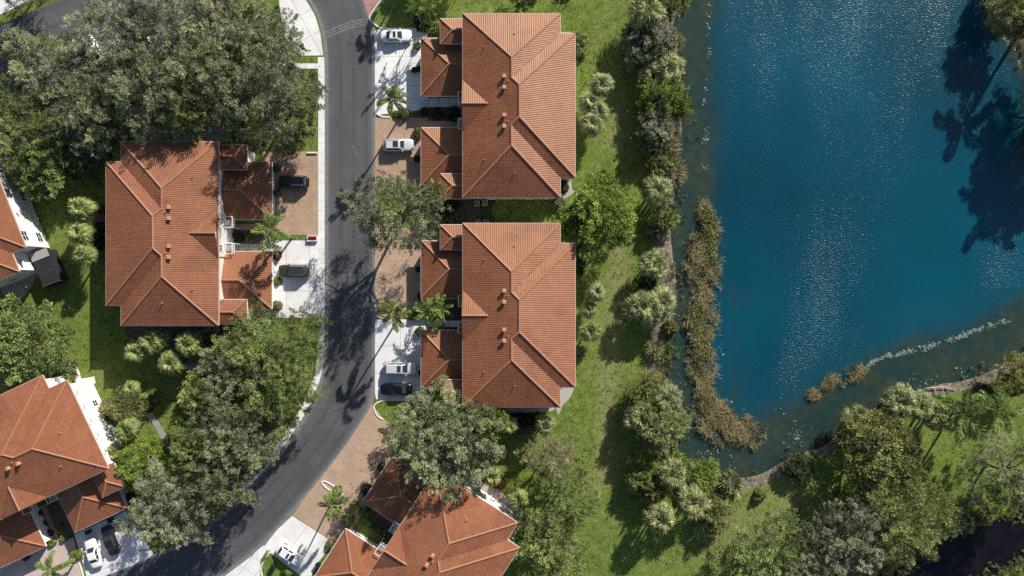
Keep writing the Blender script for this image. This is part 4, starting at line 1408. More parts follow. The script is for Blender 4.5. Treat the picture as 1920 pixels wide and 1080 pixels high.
NPLANT = [0]
def place(name, src, px, py, r_px, H, mat, label, cat, group=None, zsquash=None, at_h=0.72):
    """a plant whose crown is seen at px,py with radius r_px; H its full height"""
    crown, trunk, R0, H0 = src
    x, y = G(px, py, H * at_h)
    R = r_px / SCALE * (CAM_H - H * at_h) / CAM_H
    e = empty(name, (x, y, 0), (NPLANT[0] * 2.39) % 6.28)
    NPLANT[0] += 1
    s = R / R0
    e.scale = (s, s, H / H0)
    c = put('crown', crown, e); set_mat(c, M[mat])
    put('trunk', trunk, e)
    tag(e, label, cat, group)
    return e

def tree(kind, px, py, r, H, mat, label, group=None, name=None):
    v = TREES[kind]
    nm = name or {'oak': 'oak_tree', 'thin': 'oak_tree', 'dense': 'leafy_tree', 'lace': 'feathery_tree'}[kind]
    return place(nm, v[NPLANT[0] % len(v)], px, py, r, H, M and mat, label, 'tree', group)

def fan(px, py, r, H, label, mat='leaf_fan', dense=False, group=None):
    v = FANS_DENSE if dense else FANS
    return place('fan_palm', v[NPLANT[0] % len(v)], px, py, r, H, mat, label, 'palm', group, at_h=1.0)

def shrub(px, py, r, h, mat, label, kind='round', group=None, name='shrub'):
    if kind == 'big':
        return place(name, BUSH[NPLANT[0] % len(BUSH)], px, py, r, h, mat, label, 'bush', group)
    v = SHRUBS[kind]
    x, y = G(px, py, h * 0.6)
    o = put(name, v[NPLANT[0] % len(v)], None, (x, y, 0), (NPLANT[0] * 1.7) % 6.28)
    NPLANT[0] += 1
    R = r / SCALE
    o.scale = (R, R, h / 1.0)
    set_mat(o, M[mat])
    return tag(o, label, 'shrub', group)

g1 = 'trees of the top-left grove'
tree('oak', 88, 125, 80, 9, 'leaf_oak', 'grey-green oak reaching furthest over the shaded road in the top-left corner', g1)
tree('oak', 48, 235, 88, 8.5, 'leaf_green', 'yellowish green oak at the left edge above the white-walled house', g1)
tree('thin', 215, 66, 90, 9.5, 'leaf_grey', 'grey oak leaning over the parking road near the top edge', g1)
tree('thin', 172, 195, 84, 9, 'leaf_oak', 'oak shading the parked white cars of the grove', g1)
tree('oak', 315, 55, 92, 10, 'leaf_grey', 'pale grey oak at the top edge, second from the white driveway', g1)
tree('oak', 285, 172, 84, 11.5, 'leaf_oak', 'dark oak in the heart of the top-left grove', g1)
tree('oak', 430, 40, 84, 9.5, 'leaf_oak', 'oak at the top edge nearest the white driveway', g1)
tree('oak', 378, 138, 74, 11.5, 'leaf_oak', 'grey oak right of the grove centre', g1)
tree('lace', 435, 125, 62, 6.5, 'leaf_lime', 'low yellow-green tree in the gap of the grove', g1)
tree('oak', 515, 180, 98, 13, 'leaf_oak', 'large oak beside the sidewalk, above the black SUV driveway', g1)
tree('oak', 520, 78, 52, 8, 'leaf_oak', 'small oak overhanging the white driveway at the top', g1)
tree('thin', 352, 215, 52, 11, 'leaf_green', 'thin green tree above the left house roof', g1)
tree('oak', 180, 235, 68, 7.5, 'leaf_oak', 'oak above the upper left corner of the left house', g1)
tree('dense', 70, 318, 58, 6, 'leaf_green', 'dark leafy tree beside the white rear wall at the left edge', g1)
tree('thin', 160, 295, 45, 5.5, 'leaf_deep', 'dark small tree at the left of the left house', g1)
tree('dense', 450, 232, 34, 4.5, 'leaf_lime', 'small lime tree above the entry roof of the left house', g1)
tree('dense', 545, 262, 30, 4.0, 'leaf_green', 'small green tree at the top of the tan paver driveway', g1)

tree('dense', 32, 640, 84, 8, 'leaf_green', 'broad dense green tree at the left edge, mid height')
g2 = 'trees of the lower-left grove'
tree('oak', 508, 655, 88, 9, 'leaf_green', 'oak right below the bronze SUV driveway', g2)
tree('oak', 520, 740, 74, 9, 'leaf_green', 'oak along the sidewalk above the street bend', g2)
tree('oak', 440, 700, 66, 8.5, 'leaf_oak', 'oak left of the pair by the sidewalk', g2)
tree('dense', 385, 745, 52, 6.5, 'leaf_fangreen', 'pale green rounded tree beside the garden path lawn', g2)
tree('oak', 450, 815, 80, 11, 'leaf_oak', 'dark oak in the middle of the lower-left grove', g2)
tree('oak', 378, 845, 58, 8.5, 'leaf_green', 'olive green oak right of the garden path end', g2)
tree('oak', 420, 900, 62, 10.5, 'leaf_oak', 'oak overhanging the kerb at the street bend', g2)
tree('oak', 320, 955, 80, 11, 'leaf_grey', 'silvery grey oak at the street side, lowest of the grove', g2)
tree('dense', 262, 872, 48, 6, 'leaf_lime', 'lime green tree touching the entry roof of the bottom left house', g2)
tree('lace', 345, 800, 32, 4.5, 'leaf_lime', 'thin yellow-green tree beside the garden path', g2)
tree('lace', 235, 765, 40, 5, 'leaf_olive', 'thin brownish tree against the white end wall', g2)

tree('thin', 742, 398, 84, 13, 'leaf_oak', 'thin oak overhanging the street between the right houses')
tree('oak', 815, 832, 96, 11, 'leaf_oak', 'large dark oak over the roof of the bottom middle house')
tree('oak', 880, 815, 72, 10, 'leaf_oak', 'oak crown right of the largest oak, under the lower right house')
tree('dense', 912, 790, 42, 8.5, 'leaf_lime', 'bright green tree tucked behind the large oak', name='leafy_tree')
tree('dense', 1128, 400, 68, 9, 'leaf_lime', 'bright lime-green tree on the lawn between the right houses and lake')
tree('dense', 1075, 415, 34, 6.5, 'leaf_lime', 'smaller lime-green tree against the corner of the lower right house')
tree('lace', 1055, 935, 66, 7.5, 'leaf_green', 'airy green tree on the lawn right of the bottom middle house')
tree('lace', 1030, 1020, 72, 8, 'leaf_fangreen', 'airy yellow-green tree at the bottom edge beside the house')
tree('thin', 1030, 855, 46, 7.5, 'leaf_dry', 'almost bare pale tree on the lawn below the lower right house')

g3 = 'trees along the canal bank'
tree('dense', 1648, 848, 76, 8.5, 'leaf_olive', 'dense olive-yellow tree right of the beach', g3)
tree('oak', 1698, 968, 90, 9.5, 'leaf_fangreen', 'broad pale green oak on the canal bank', g3)
tree('oak', 1600, 1010, 82, 9, 'leaf_grey', 'silvery oak left of the broad one by the canal', g3)
tree('oak', 1540, 1060, 72, 8, 'leaf_grey', 'grey oak cut by the bottom edge near the canal', g3)
tree('lace', 1445, 1030, 74, 7, 'leaf_green', 'airy green tree at the bottom edge on the lower lawn', g3)
tree('oak', 1903, 890, 78, 9.5, 'leaf_oak', 'dark oak at the right edge above the canal', g3)
tree('dense', 1912, 705, 40, 6, 'leaf_olive', 'dense tree on the beach at the right edge', g3)
tree('dense', 1900, 20, 46, 6, 'leaf_olive', 'brownish tree on the far bank in the top-right corner')

# along the left bank of the lake, from the top
g4 = 'fan palms along the lake bank'
fan(1215, 12, 40, 7, 'fan palm at the top edge on the lake bank', dense=True, group=g4)
tree('dense', 1265, 5, 30, 4.5, 'leaf_green', 'blue-green leafy tree at the top edge over the water')
shrub(1222, 70, 44, 5.2, 'leaf_grey', 'grey-green bushy tree below the topmost fan palm', 'big', name='bush')
shrub(1215, 103, 36, 4.6, 'leaf_oak', 'dull green bush above the pale fan palm on the bank', 'big', name='bush')
fan(1258, 122, 36, 5.5, 'pale yellow-tipped fan palm leaning over the water above the bright bush', dense=True, group=g4)
shrub(1240, 180, 42, 5.0, 'leaf_lime', 'bright lime-green bush on the lake bank', 'big', name='bush')
shrub(1275, 200, 22, 3.6, 'leaf_lime', 'small lime bush at the waterline beside the bright one', 'big', name='bush')
shrub(1230, 238, 36, 4.6, 'leaf_grey', 'grey spiky bush below the bright lime one', 'big', name='bush')
shrub(1246, 276, 22, 2.2, 'leaf_dry', 'straw-coloured grass clump on the bank below the grey bush', 'spiky', name='grass_clump')
shrub(1240, 305, 26, 2.4, 'leaf_olive', 'olive bush above the round fan palm', 'big', name='bush')
shrub(1262, 322, 20, 1.8, 'leaf_dry', 'small straw-coloured grass clump at the waterline', 'spiky', name='grass_clump')
fan(1236, 355, 34, 5.2, 'round fan palm level with the top of the reed bed', dense=True, group=g4)
shrub(1245, 408, 26, 3.4, 'leaf_green', 'dark green bush below the round fan palm', 'big', name='bush')
fan(1230, 496, 34, 5.6, 'round fan palm above the double fan palm', dense=True, group=g4)
fan(1208, 576, 36, 5.6, 'left palm of the merged double clump on the bank', dense=True, group=g4)
fan(1245, 568, 36, 5.4, 'right palm of the merged double clump on the bank', dense=True, group=g4)
fan(1226, 590, 30, 5.0, 'lower middle palm in the merged double clump', dense=True, group=g4)
shrub(1228, 655, 13, 1.4, 'leaf_fan', 'tiny young palm on the bare bank', 'spiky')
shrub(1222, 735, 34, 3.6, 'leaf_olive', 'low olive bush above the lower bank thicket', 'big', name='bush')
fan(1254, 752, 34, 5.6, 'upper right fan palm of the lower bank thicket', dense=True, group=g4)
fan(1205, 785, 34, 5.6, 'left fan palm of the lower bank thicket', dense=True, group=g4)
shrub(1205, 752, 32, 4.4, 'leaf_green', 'green bush at the upper left of the lower bank thicket', 'big', name='bush')
tree('dense', 1240, 805, 46, 6.2, 'leaf_fan', 'grey-green bushy tree filling the lower bank thicket')
shrub(1262, 850, 14, 1.6, 'leaf_lime', 'small bright shrub at the foot of the lower bank thicket', 'loose')
shrub(1196, 60, 26, 3.6, 'leaf_green', 'green bush on the lawn side below the topmost fan palm', 'big', name='bush')
fan(1228, 138, 30, 4.6, 'shaded fan palm left of the pale yellow-tipped one', dense=True, group=g4)
shrub(1262, 80, 20, 2.6, 'leaf_fan', 'pale blue-green bush at the waterline near the top', 'big', name='bush')
shrub(1222, 265, 22, 3.0, 'leaf_oak', 'small grey bush on the lawn side of the straw clumps', 'big', name='bush')
shrub(1252, 300, 22, 2.4, 'leaf_fangreen', 'yellow-green bush between the two straw clumps', 'big', name='bush')
shrub(1232, 430, 18, 2.2, 'leaf_oak', 'small dull bush above the round palm mid bank', 'big', name='bush')
shrub(1216, 530, 20, 2.4, 'leaf_deep', 'dark bush between the round palm and the double clump', 'big', name='bush')
shrub(1258, 612, 14, 1.5, 'leaf_olive', 'small olive shrub at the water below the double clump', 'loose')
shrub(1270, 790, 24, 4.0, 'leaf_fan', 'pale bush on the water side of the lower thicket', 'big', name='bush')
shrub(1222, 770, 26, 4.8, 'leaf_fangreen', 'light green bush in the middle of the lower thicket', 'big', name='bush')
# clump at the lake's lower left corner
shrub(1205, 900, 28, 4.0, 'leaf_green', 'green bush left of the corner palms below the lake', 'big', name='bush')
fan(1264, 893, 34, 6.2, 'upper palm of the three below the lake corner', dense=True, group=g4)
shrub(1316, 892, 32, 3.0, 'leaf_lime', 'bright green bush at the lower corner of the lake', 'big', name='bush')
shrub(1280, 872, 16, 2.0, 'leaf_lime', 'low bright fringe shrub at the lake corner', 'loose')
shrub(1230, 918, 26, 3.8, 'leaf_olive', 'olive bush between the corner palms', 'big', name='bush')
fan(1305, 948, 36, 6.4, 'right palm of the three below the lake corner', dense=True, group=g4)
fan(1244, 981, 33, 6.8, 'lone round fan palm on the lawn, lowest of the corner group', dense=True, group=g4)
shrub(1340, 965, 34, 3.6, 'leaf_olive', 'loose olive bush right of the corner palms', 'big', name='bush')
shrub(1370, 910, 18, 1.6, 'leaf_fan', 'pale young palm on the beach corner', 'spiky')
shrub(1355, 925, 16, 2.0, 'leaf_deep', 'dark shrub beside the young beach palm', 'loose')
shrub(1425, 930, 12, 1.3, 'leaf_green', 'small shrub on the lawn edge below the beach', 'loose')
shrub(1498, 876, 26, 2.6, 'leaf_deep', 'dark bush on the beach between lawn and water', 'big', name='bush')
shrub(1515, 868, 16, 1.4, 'leaf_lime', 'light shrub right of the dark beach bush', 'loose')
fan(1625, 800, 40, 5.5, 'fan palm above the olive-yellow tree', dense=True, group=g4)
fan(1700, 758, 38, 5.4, 'left palm of the big clump beside the fallen branches', dense=True, group=g4)
fan(1735, 766, 34, 5.2, 'right palm of the big clump beside the fallen branches', dense=True, group=g4)
fan(1765, 790, 26, 4.6, 'low palm under the tall coconut palm', dense=True, group=g4)
place('coconut_palm', COCO[0], 1806, 778, 52, 10.5, 'leaf_palm', 'tall coconut palm casting a long trunk shadow on the lower right lawn', 'palm', at_h=1.0)
place('coconut_palm', COCO[1], 1870, 772, 48, 9.5, 'leaf_palm', 'bright feathery palm right of the tall coconut palm', 'palm', at_h=1.0)
shrub(1850, 735, 16, 1.8, 'leaf_deep', 'dark bare shrub on the beach above the feathery palm', 'loose')

shrub(1815, 985, 16, 1.6, 'leaf_oak', 'low grey shrub on the canal bank, left one', 'loose')
shrub(1850, 968, 18, 1.7, 'leaf_olive', 'low olive shrub on the canal bank, right one', 'loose')
shrub(1745, 1035, 18, 1.8, 'leaf_dry', 'straw-coloured shrub at the canal edge under the pale green oak', 'loose')
# lawn palms by the houses
g5 = 'fan palms by the houses'
fan(1128, 158, 29, 4.8, 'top palm of the clump beside the upper right house', 'leaf_fan', group=g5)
fan(1106, 190, 28, 4.4, 'left palm of the clump beside the upper right house', 'leaf_fan', group=g5)
fan(1122, 210, 25, 4.2, 'middle palm of the clump beside the upper right house', 'leaf_fan', group=g5)
fan(1110, 232, 29, 4.6, 'lowest palm of the clump beside the upper right house', 'leaf_fan', group=g5)
fan(1118, 548, 24, 4.4, 'top palm of the row beside the lower right house', 'leaf_fan', group=g5)
fan(1104, 580, 21, 3.6, 'second palm of the row beside the lower right house', 'leaf_fangreen', group=g5)
fan(1106, 622, 25, 3.8, 'lowest palm of the row beside the lower right house', 'leaf_fangreen', group=g5)
fan(954, 797, 22, 4.6, 'fan palm at the left end of the dark hedge below the lower right house', 'leaf_fangreen', group=g5)
fan(1022, 797, 25, 5.0, 'fan palm at the right end of the dark hedge below the lower right house', 'leaf_fan', group=g5)
fan(920, 893, 25, 5.2, 'fan palm at the upper wall of the bottom middle house, next to the oak', 'leaf_fangreen', group=g5)
fan(972, 936, 24, 5.6, 'fan palm at the right corner of the bottom middle house', 'leaf_fangreen', group=g5)
fan(150, 390, 29, 5.6, 'upper fan palm left of the left house', 'leaf_fangreen', group=g5)
fan(147, 436, 28, 5.4, 'middle fan palm left of the left house', 'leaf_fangreen', group=g5)
fan(155, 478, 26, 5.2, 'lower fan palm left of the left house', 'leaf_fangreen', group=g5)
fan(284, 640, 32, 5.2, 'fan palm below the left house, upper left of its group', 'leaf_fangreen', group=g5)
fan(255, 660, 29, 5.0, 'leftmost fan palm of the group below the left house', 'leaf_fangreen', group=g5)
fan(352, 644, 32, 5.2, 'fan palm below the left house, upper right of its group', 'leaf_fangreen', group=g5)
fan(318, 682, 29, 5.0, 'lowest fan palm of the group below the left house', 'leaf_fangreen', group=g5)
fan(238, 806, 28, 5.0, 'fan palm against the white end wall of the bottom left house', 'leaf_fangreen', group=g5)
fan(212, 850, 22, 4.0, 'small fan palm at the corner of the bottom left house', 'leaf_fangreen', group=g5)
fan(245, 728, 20, 3.6, 'small fan palm at the top of the garden path', 'leaf_fangreen', group=g5)

# tall foxtail palms by the driveways
g6 = 'slender feathery palms by the driveways'
def foxtail(i, px, py, r, H, bx, by, label):
    """crown seen at px,py; foot of the trunk at bx,by on the ground"""
    o = place('foxtail_palm', FOXTAIL[i], px, py, r, H, 'leaf_palm', label, 'palm', g6, at_h=1.0)
    gx, gy = G(bx, by)
    tr = [c for c in o.children if c.name.startswith('trunk')][0]
    me = tr.data.copy(); tr.data = me
    R = Matrix.Rotation(-o.rotation_euler.z, 3, 'Z')
    off = R @ Vector((gx - o.location.x, gy - o.location.y, 0)) / o.scale.x
    H0 = FOXTAIL[i][3]
    for v in me.vertices:
        t = min(max(1 - v.co.z / (H0 - 0.9), 0), 1)
        v.co.x += off.x * t ** 1.3; v.co.y += off.y * t ** 1.3
    return o
foxtail(0, 735, 186, 31, 9.6, 754, 214, 'slender palm leaning over the white concrete driveway at the top')
foxtail(1, 508, 428, 34, 9.0, 548, 447, 'feathery palm between the driveways of the left house')
foxtail(2, 737, 588, 33, 9.2, 752, 590, 'feathery palm at the edge of the street beside the lower right house')
foxtail(0, 624, 946, 29, 9.2, 634, 914, 'feathery palm on the kerbed island of the bottom paver driveway')
foxtail(1, 98, 1068, 32, 9.0, 142, 1048, 'feathery palm at the bottom edge over the pale paver driveway')
place('areca_palm', AREC[0], 800, 583, 26, 4.2, 'leaf_palm', 'left clump of glossy palms in the court of the lower right house', 'palm', at_h=0.9)
place('areca_palm', AREC[1], 826, 578, 26, 4.6, 'leaf_palm', 'right clump of glossy palms in the court of the lower right house', 'palm', at_h=0.9)
place('areca_palm', AREC[0], 818, 610, 16, 2.4, 'leaf_palm', 'small glossy palm beside the walkway of the lower right house', 'palm', at_h=0.9)
place('areca_palm', AREC[1], 782, 22, 20, 6.0, 'leaf_palm', 'left of the two slim palms above the white sedan', 'palm', at_h=0.9)
place('areca_palm', AREC[0], 803, 24, 20, 6.0, 'leaf_palm', 'right of the two slim palms above the white sedan', 'palm', at_h=0.9)
place('areca_palm', AREC[1], 818, 360, 24, 3.8, 'leaf_lime', 'bright green palm at the lower entry of the upper right house', 'palm', at_h=0.9)
place('areca_palm', AREC[0], 815, 750, 26, 4.0, 'leaf_lime', 'bright palm between the large oak and the lower right house', 'palm', at_h=0.9)
place('areca_palm', AREC[1], 512, 458, 24, 3.0, 'leaf_green', 'low fluffy palm beside the tall one in the left court', 'palm', at_h=0.9)

# shrubs in the beds
sg = 'garden shrubs in beds and beside garages'
S = [
    (782, 84, 8, 1.2, 'leaf_lime', 'clipped shrub at the garage corner beside the white sedan'),
    (818, 52, 15, 1.6, 'leaf_lime', 'yellow-green shrub at the entry of the upper right house'),
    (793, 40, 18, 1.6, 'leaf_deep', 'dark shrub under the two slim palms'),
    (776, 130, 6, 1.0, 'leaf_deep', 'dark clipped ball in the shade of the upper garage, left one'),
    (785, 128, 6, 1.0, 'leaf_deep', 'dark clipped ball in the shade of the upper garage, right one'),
    (757, 212, 12, 1.2, 'leaf_green', 'shrub at the foot of the palm on the top driveway'),
    (744, 213, 8, 0.7, 'leaf_green', 'low shrub on the kerbed island of the top driveway'),
    (783, 248, 11, 1.5, 'leaf_olive', 'round reddish-green shrub at the garage above the silver wagon'),
    (782, 297, 7, 1.0, 'leaf_deep', 'small dark shrub in the shade beside the silver wagon'),
    (775, 593, 9, 1.2, 'leaf_lime', 'lime shrub right of the leaning feathery palm'),
    (787, 622, 10, 1.2, 'leaf_olive', 'yellowish shrub at the corner of the silver van garage'),
    (790, 700, 7, 0.9, 'leaf_deep', 'dark shrub in shade in front of the silver van'),
    (784, 505, 6, 0.9, 'leaf_deep', 'dark shrub beside the paver driveway garage'),
    (788, 555, 7, 1.0, 'leaf_deep', 'dark shrub at the lower corner of the paver driveway garage'),
    (516, 315, 9, 1.2, 'leaf_green', 'upper shrub at the garage of the black SUV'),
    (517, 359, 8, 1.1, 'leaf_green', 'lower shrub at the garage of the black SUV'),
    (517, 478, 10, 1.5, 'leaf_red', 'reddish shrub at the garage above the bronze SUV'),
    (519, 527, 9, 0.8, 'leaf_lime', 'low lime shrub beside the bronze SUV'),
    (518, 573, 10, 1.4, 'leaf_olive', 'olive shrub at the lower garage corner of the left house'),
    (433, 441, 6, 0.9, 'leaf_lime', 'small pale shrub under the balconies of the left house'),
    (448, 446, 10, 1.0, 'leaf_deep', 'dark shrub in the middle of the left court'),
    (470, 446, 10, 1.0, 'leaf_green', 'green shrub at the mouth of the left court'),
    (184, 455, 14, 1.8, 'leaf_deep', 'dark hedge bush against the left wall of the left house'),
    (187, 425, 12, 1.8, 'leaf_deep', 'dark hedge bush above the other on the left wall of the left house'),
    (187, 392, 8, 1.6, 'leaf_red', 'rusty red shrub on the left side of the left house'),
    (78, 500, 13, 1.0, 'leaf_lime', 'lime shrub beside the screened porch'),
    (80, 478, 10, 0.9, 'leaf_green', 'small shrub between porch and wall at the left edge'),
    (122, 697, 20, 1.6, 'leaf_green', 'round green bush above the corner of the bottom left house'),
    (398, 655, 22, 2.2, 'leaf_green', 'green bush beside the fan palms below the left house'),
    (350, 745, 18, 2.4, 'leaf_red', 'rusty brown bush beside the pale green rounded tree'),
    (200, 770, 20, 2.4, 'leaf_dry', 'pale thin bush by the white end wall'),
    (272, 756, 18, 2.4, 'leaf_green', 'dark green bush beside the garden path'),
    (290, 845, 18, 2.4, 'leaf_lime', 'yellow-green bush at the end of the garden path'),
    (111, 992, 9, 1.0, 'leaf_lime', 'pale flowering shrub by the red walkway bottom left'),
    (96, 1018, 8, 0.9, 'leaf_lime', 'lime shrub at the mouth of the bottom left court'),
    (118, 1010, 8, 0.8, 'leaf_olive', 'orange-tinged shrub at the mouth of the bottom left court'),
    (142, 1040, 12, 1.0, 'leaf_lime', 'clipped lime shrub left of the white sedan bottom left'),
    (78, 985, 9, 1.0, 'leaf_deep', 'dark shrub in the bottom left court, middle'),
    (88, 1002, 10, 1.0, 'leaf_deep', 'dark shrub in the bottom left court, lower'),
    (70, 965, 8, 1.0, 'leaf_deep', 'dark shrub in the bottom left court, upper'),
    (243, 935, 12, 1.6, 'leaf_deep', 'dark shrub at the garage corner below the lime tree'),
    (664, 948, 9, 1.1, 'leaf_lime', 'round lime shrub between the bottom garages'),
    (632, 920, 10, 0.9, 'leaf_olive', 'yellowish shrub on the kerbed island'),
    (652, 976, 12, 1.3, 'leaf_green', 'green shrub at the lower garage corner of the bottom middle house'),
    (686, 965, 14, 1.6, 'leaf_green', 'broad green shrub in the court of the bottom middle house'),
    (688, 920, 13, 1.5, 'leaf_deep', 'dark shrub at the left corner of the upper bottom-middle garage'),
    (716, 877, 10, 1.2, 'leaf_deep', 'dark shrub at the edge of the bottom paver driveway under the oak'),
    (700, 990, 9, 1.0, 'leaf_olive', 'upper flowering shrub of the row beside the lower bottom garage'),
    (712, 1000, 9, 1.0, 'leaf_olive', 'second flowering shrub of the row beside the lower bottom garage'),
    (723, 1010, 9, 1.0, 'leaf_olive', 'third flowering shrub of the row beside the lower bottom garage'),
    (734, 1020, 9, 1.0, 'leaf_olive', 'last flowering shrub of the row beside the lower bottom garage'),
    (618, 1022, 10, 1.0, 'leaf_olive', 'orange-green shrub at the garage right of the white hatchback'),
    (850, 376, 16, 1.6, 'leaf_deep', 'dark shrub below the entry of the upper right house'),
    (832, 395, 16, 1.6, 'leaf_deep', 'dark shrub in the gap left of the air conditioners'),
    (845, 414, 17, 1.6, 'leaf_green', 'green shrub above the entry of the lower right house'),
    (1048, 380, 14, 1.4, 'leaf_oak', 'grey shrub at the lower right corner of the upper right house'),
    (1084, 75, 16, 1.5, 'leaf_green', 'upper green shrub at the lake corner of the upper right house'),
    (1085, 98, 14, 1.4, 'leaf_green', 'lower green shrub at the lake corner of the upper right house'),
    (1056, 350, 12, 1.2, 'leaf_deep', 'dark shrub at the lake-side bottom corner of the upper right house'),
    (1085, 500, 14, 1.4, 'leaf_deep', 'upper dark shrub on the lake side of the lower right house'),
    (1088, 660, 14, 1.2, 'leaf_green', 'lower green shrub on the lake side of the lower right house'),
    (905, 205, 9, 1.0, 'leaf_deep', 'hidden'),
    (848, 213, 14, 1.1, 'leaf_deep', 'right dark shrub in the upper right court'),
    (818, 213, 12, 1.0, 'leaf_deep', 'left dark shrub in the upper right court'),
    (935, 905, 14, 1.2, 'leaf_red', 'dark red shrub right of the fan palm by the oak'),
    (990, 985, 14, 1.6, 'leaf_deep', 'dark shrub at the right corner of the bottom middle house'),
]
for q in S:
    if q[5] == 'hidden': continue
    shrub(*q, kind='round' if q[2] < 14 else 'loose', group=sg)
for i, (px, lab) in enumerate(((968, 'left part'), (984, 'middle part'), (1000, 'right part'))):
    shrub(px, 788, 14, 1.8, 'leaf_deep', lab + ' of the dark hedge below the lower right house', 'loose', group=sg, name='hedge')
shrub(752, 1012, 10, 1.0, 'leaf_fan', 'spiky silver agave in the court of the bottom middle house', 'spiky', name='agave')
shrub(795, 208, 9, 1.0, 'leaf_deep', 'dark shrub beside the upper right walkway mouth', 'round', group=sg)

# trees standing beyond the frame whose shade falls into it
og = 'trees beyond the frame edge'
tree('dense', 835, -135, 56, 8, 'leaf_green', 'tree beyond the top edge above the upper right house', og)
tree('dense', 985, -20, 34, 5.5, 'leaf_deep', 'dark tree at the top edge behind the upper right house', og)
tree('dense', 1050, -15, 22, 5.0, 'leaf_deep', 'small dark tree at the top edge by the house corner', og)
tree('oak', 30, -60, 60, 9, 'leaf_oak', 'oak beyond the top-left corner', og)
def beyond(src, name, gx, gy, r, H, mat, label, cat):
    """standing at ground point gx,gy"""
    k = CAM_H / (CAM_H - H)
    place(name, src, 960 + (gx - 960) * k, 540 + (gy - 540) * k, r, H, mat, label, cat, og, at_h=1.0)
beyond(FOXTAIL[0], 'coconut_palm', 1936, 22, 66, 11.5, 'leaf_palm', 'palm beyond the top-right corner shading the lake', 'palm')
beyond(TREES['oak'][1], 'oak_tree', 1998, 125, 92, 11, 'leaf_oak', 'tall oak beyond the right edge shading the lake', 'tree')
for k_, (gx, gy, lab) in enumerate(((1972, 178, 'first'), (2004, 222, 'second'), (1960, 222, 'third'), (2030, 190, 'fourth'))):
    beyond(FOXTAIL[k_ % 3], 'feather_palm', gx, gy, 62, 10, 'leaf_palm', lab + ' of the palms beyond the right edge shading the lake', 'palm')
beyond(TREES['dense'][0], 'leafy_tree', 1890, -42, 46, 6.2, 'leaf_olive', 'leafy tree beyond the top edge above the lake corner', 'tree')
beyond(FOXTAIL[1], 'foxtail_palm', 788, -75, 34, 9.0, 'leaf_palm', 'feathery palm beyond the top edge above the kerbed lawn', 'palm')

# ------------------------------------------------------------------ reeds and floating weed
def scatter(poly, dens, rng):
    P = np.array(poly); lo = P.min(0); hi = P.max(0)
    n = int((hi - lo).prod() * dens)
    Q = lo + rng.random((n, 2)) * (hi - lo)
    return Q[in_poly(Q, poly)]

def reeds(poly_px, seed, label, dens=26, h=1.05):
    rng = np.random.default_rng(seed)
    poly = [tuple(p) for p in smooth_line([G(*q) for q in poly_px + [poly_px[0]]], 0.6)[:-1]]
    Q = scatter(poly, dens, rng)
    edge = dist_line(Q, poly, True)
    ph = rng.random(4) * 6
    f = np.sin(Q[:, 0] * 1.1 + ph[0]) * np.sin(Q[:, 1] * 0.9 + ph[1]) + 0.7 * np.sin(Q[:, 0] * 2.3 + ph[2]) * np.sin(Q[:, 1] * 2.0 + ph[3])
    Q = Q[(rng.random(len(Q)) < np.clip(-0.06 + edge * 0.48 + 0.48 * f, 0.04, 1))]
    f = np.sin(Q[:, 0] * 1.1 + ph[0]) * np.sin(Q[:, 1] * 0.9 + ph[1]) + 0.7 * np.sin(Q[:, 0] * 2.3 + ph[2]) * np.sin(Q[:, 1] * 2.0 + ph[3])
    per = 9
    n = len(Q) * per
    ci = np.repeat(np.arange(len(Q)), per)
    pos = np.c_[Q[ci] + rng.normal(0, .12, (n, 2)), np.full(n, -0.35)]
    lean = rng.normal(0, .55, (n, 2)) + np.c_[0.35 * f[ci], -0.3 * f[ci]]
    ax = np.c_[lean, np.full(n, 1.0)]
    L = h * rng.uniform(.5, 1.15, n) * np.clip(0.85 + 0.25 * f[ci], 0.5, 1.3)
    V, F = leaf_faces(pos, ax, L, np.full(n, .045), rng, 0.0)
    tint = np.clip(0.42 + 0.32 * f[ci] + rng.normal(0, .22, n), 0, 1)
    # bent-over flat blades lying on top
    m = n // 3
    k = rng.integers(0, n, m)
    p2 = pos[k] + np.c_[np.zeros((m, 2)), rng.uniform(.5, 1.0, m) * h * 0.85]
    a2 = np.c_[rng.normal(0, 1, (m, 2)), rng.normal(0, .25, m)]
    V2, F2 = leaf_faces(p2, a2, rng.uniform(.4, 1.0, m), np.full(m, .038), rng, 0.8)
    me = np_mesh('reed_bed', np.r_[V, V2], np.r_[F, F2 + len(V)], M['reed'], np.r_[tint, np.clip(tint[k] + .15, 0, 1)])
    tag(put('reed_bed', me), label, 'reeds', kind='stuff')
    return poly
BED = [(1325, 365), (1345, 398), (1351, 470), (1350, 540), (1344, 640), (1345, 700), (1356, 735), (1380, 768), (1420, 784), (1436, 800), (1430, 830),
       (1402, 842), (1370, 835), (1340, 832), (1312, 808), (1294, 772), (1302, 735), (1288, 690), (1286, 640), (1282, 590), (1300, 560), (1280, 500), (1284, 462), (1302, 420), (1308, 385)]
reeds(BED, 5, 'long L-shaped brown reed bed standing in the lake shallows')
reeds([(1514, 744), (1524, 728), (1560, 704), (1600, 684), (1626, 690), (1614, 711), (1580, 722), (1550, 738), (1522, 749)], 17, 'small brown reed patch at the lower edge of the lake', dens=60, h=0.8)
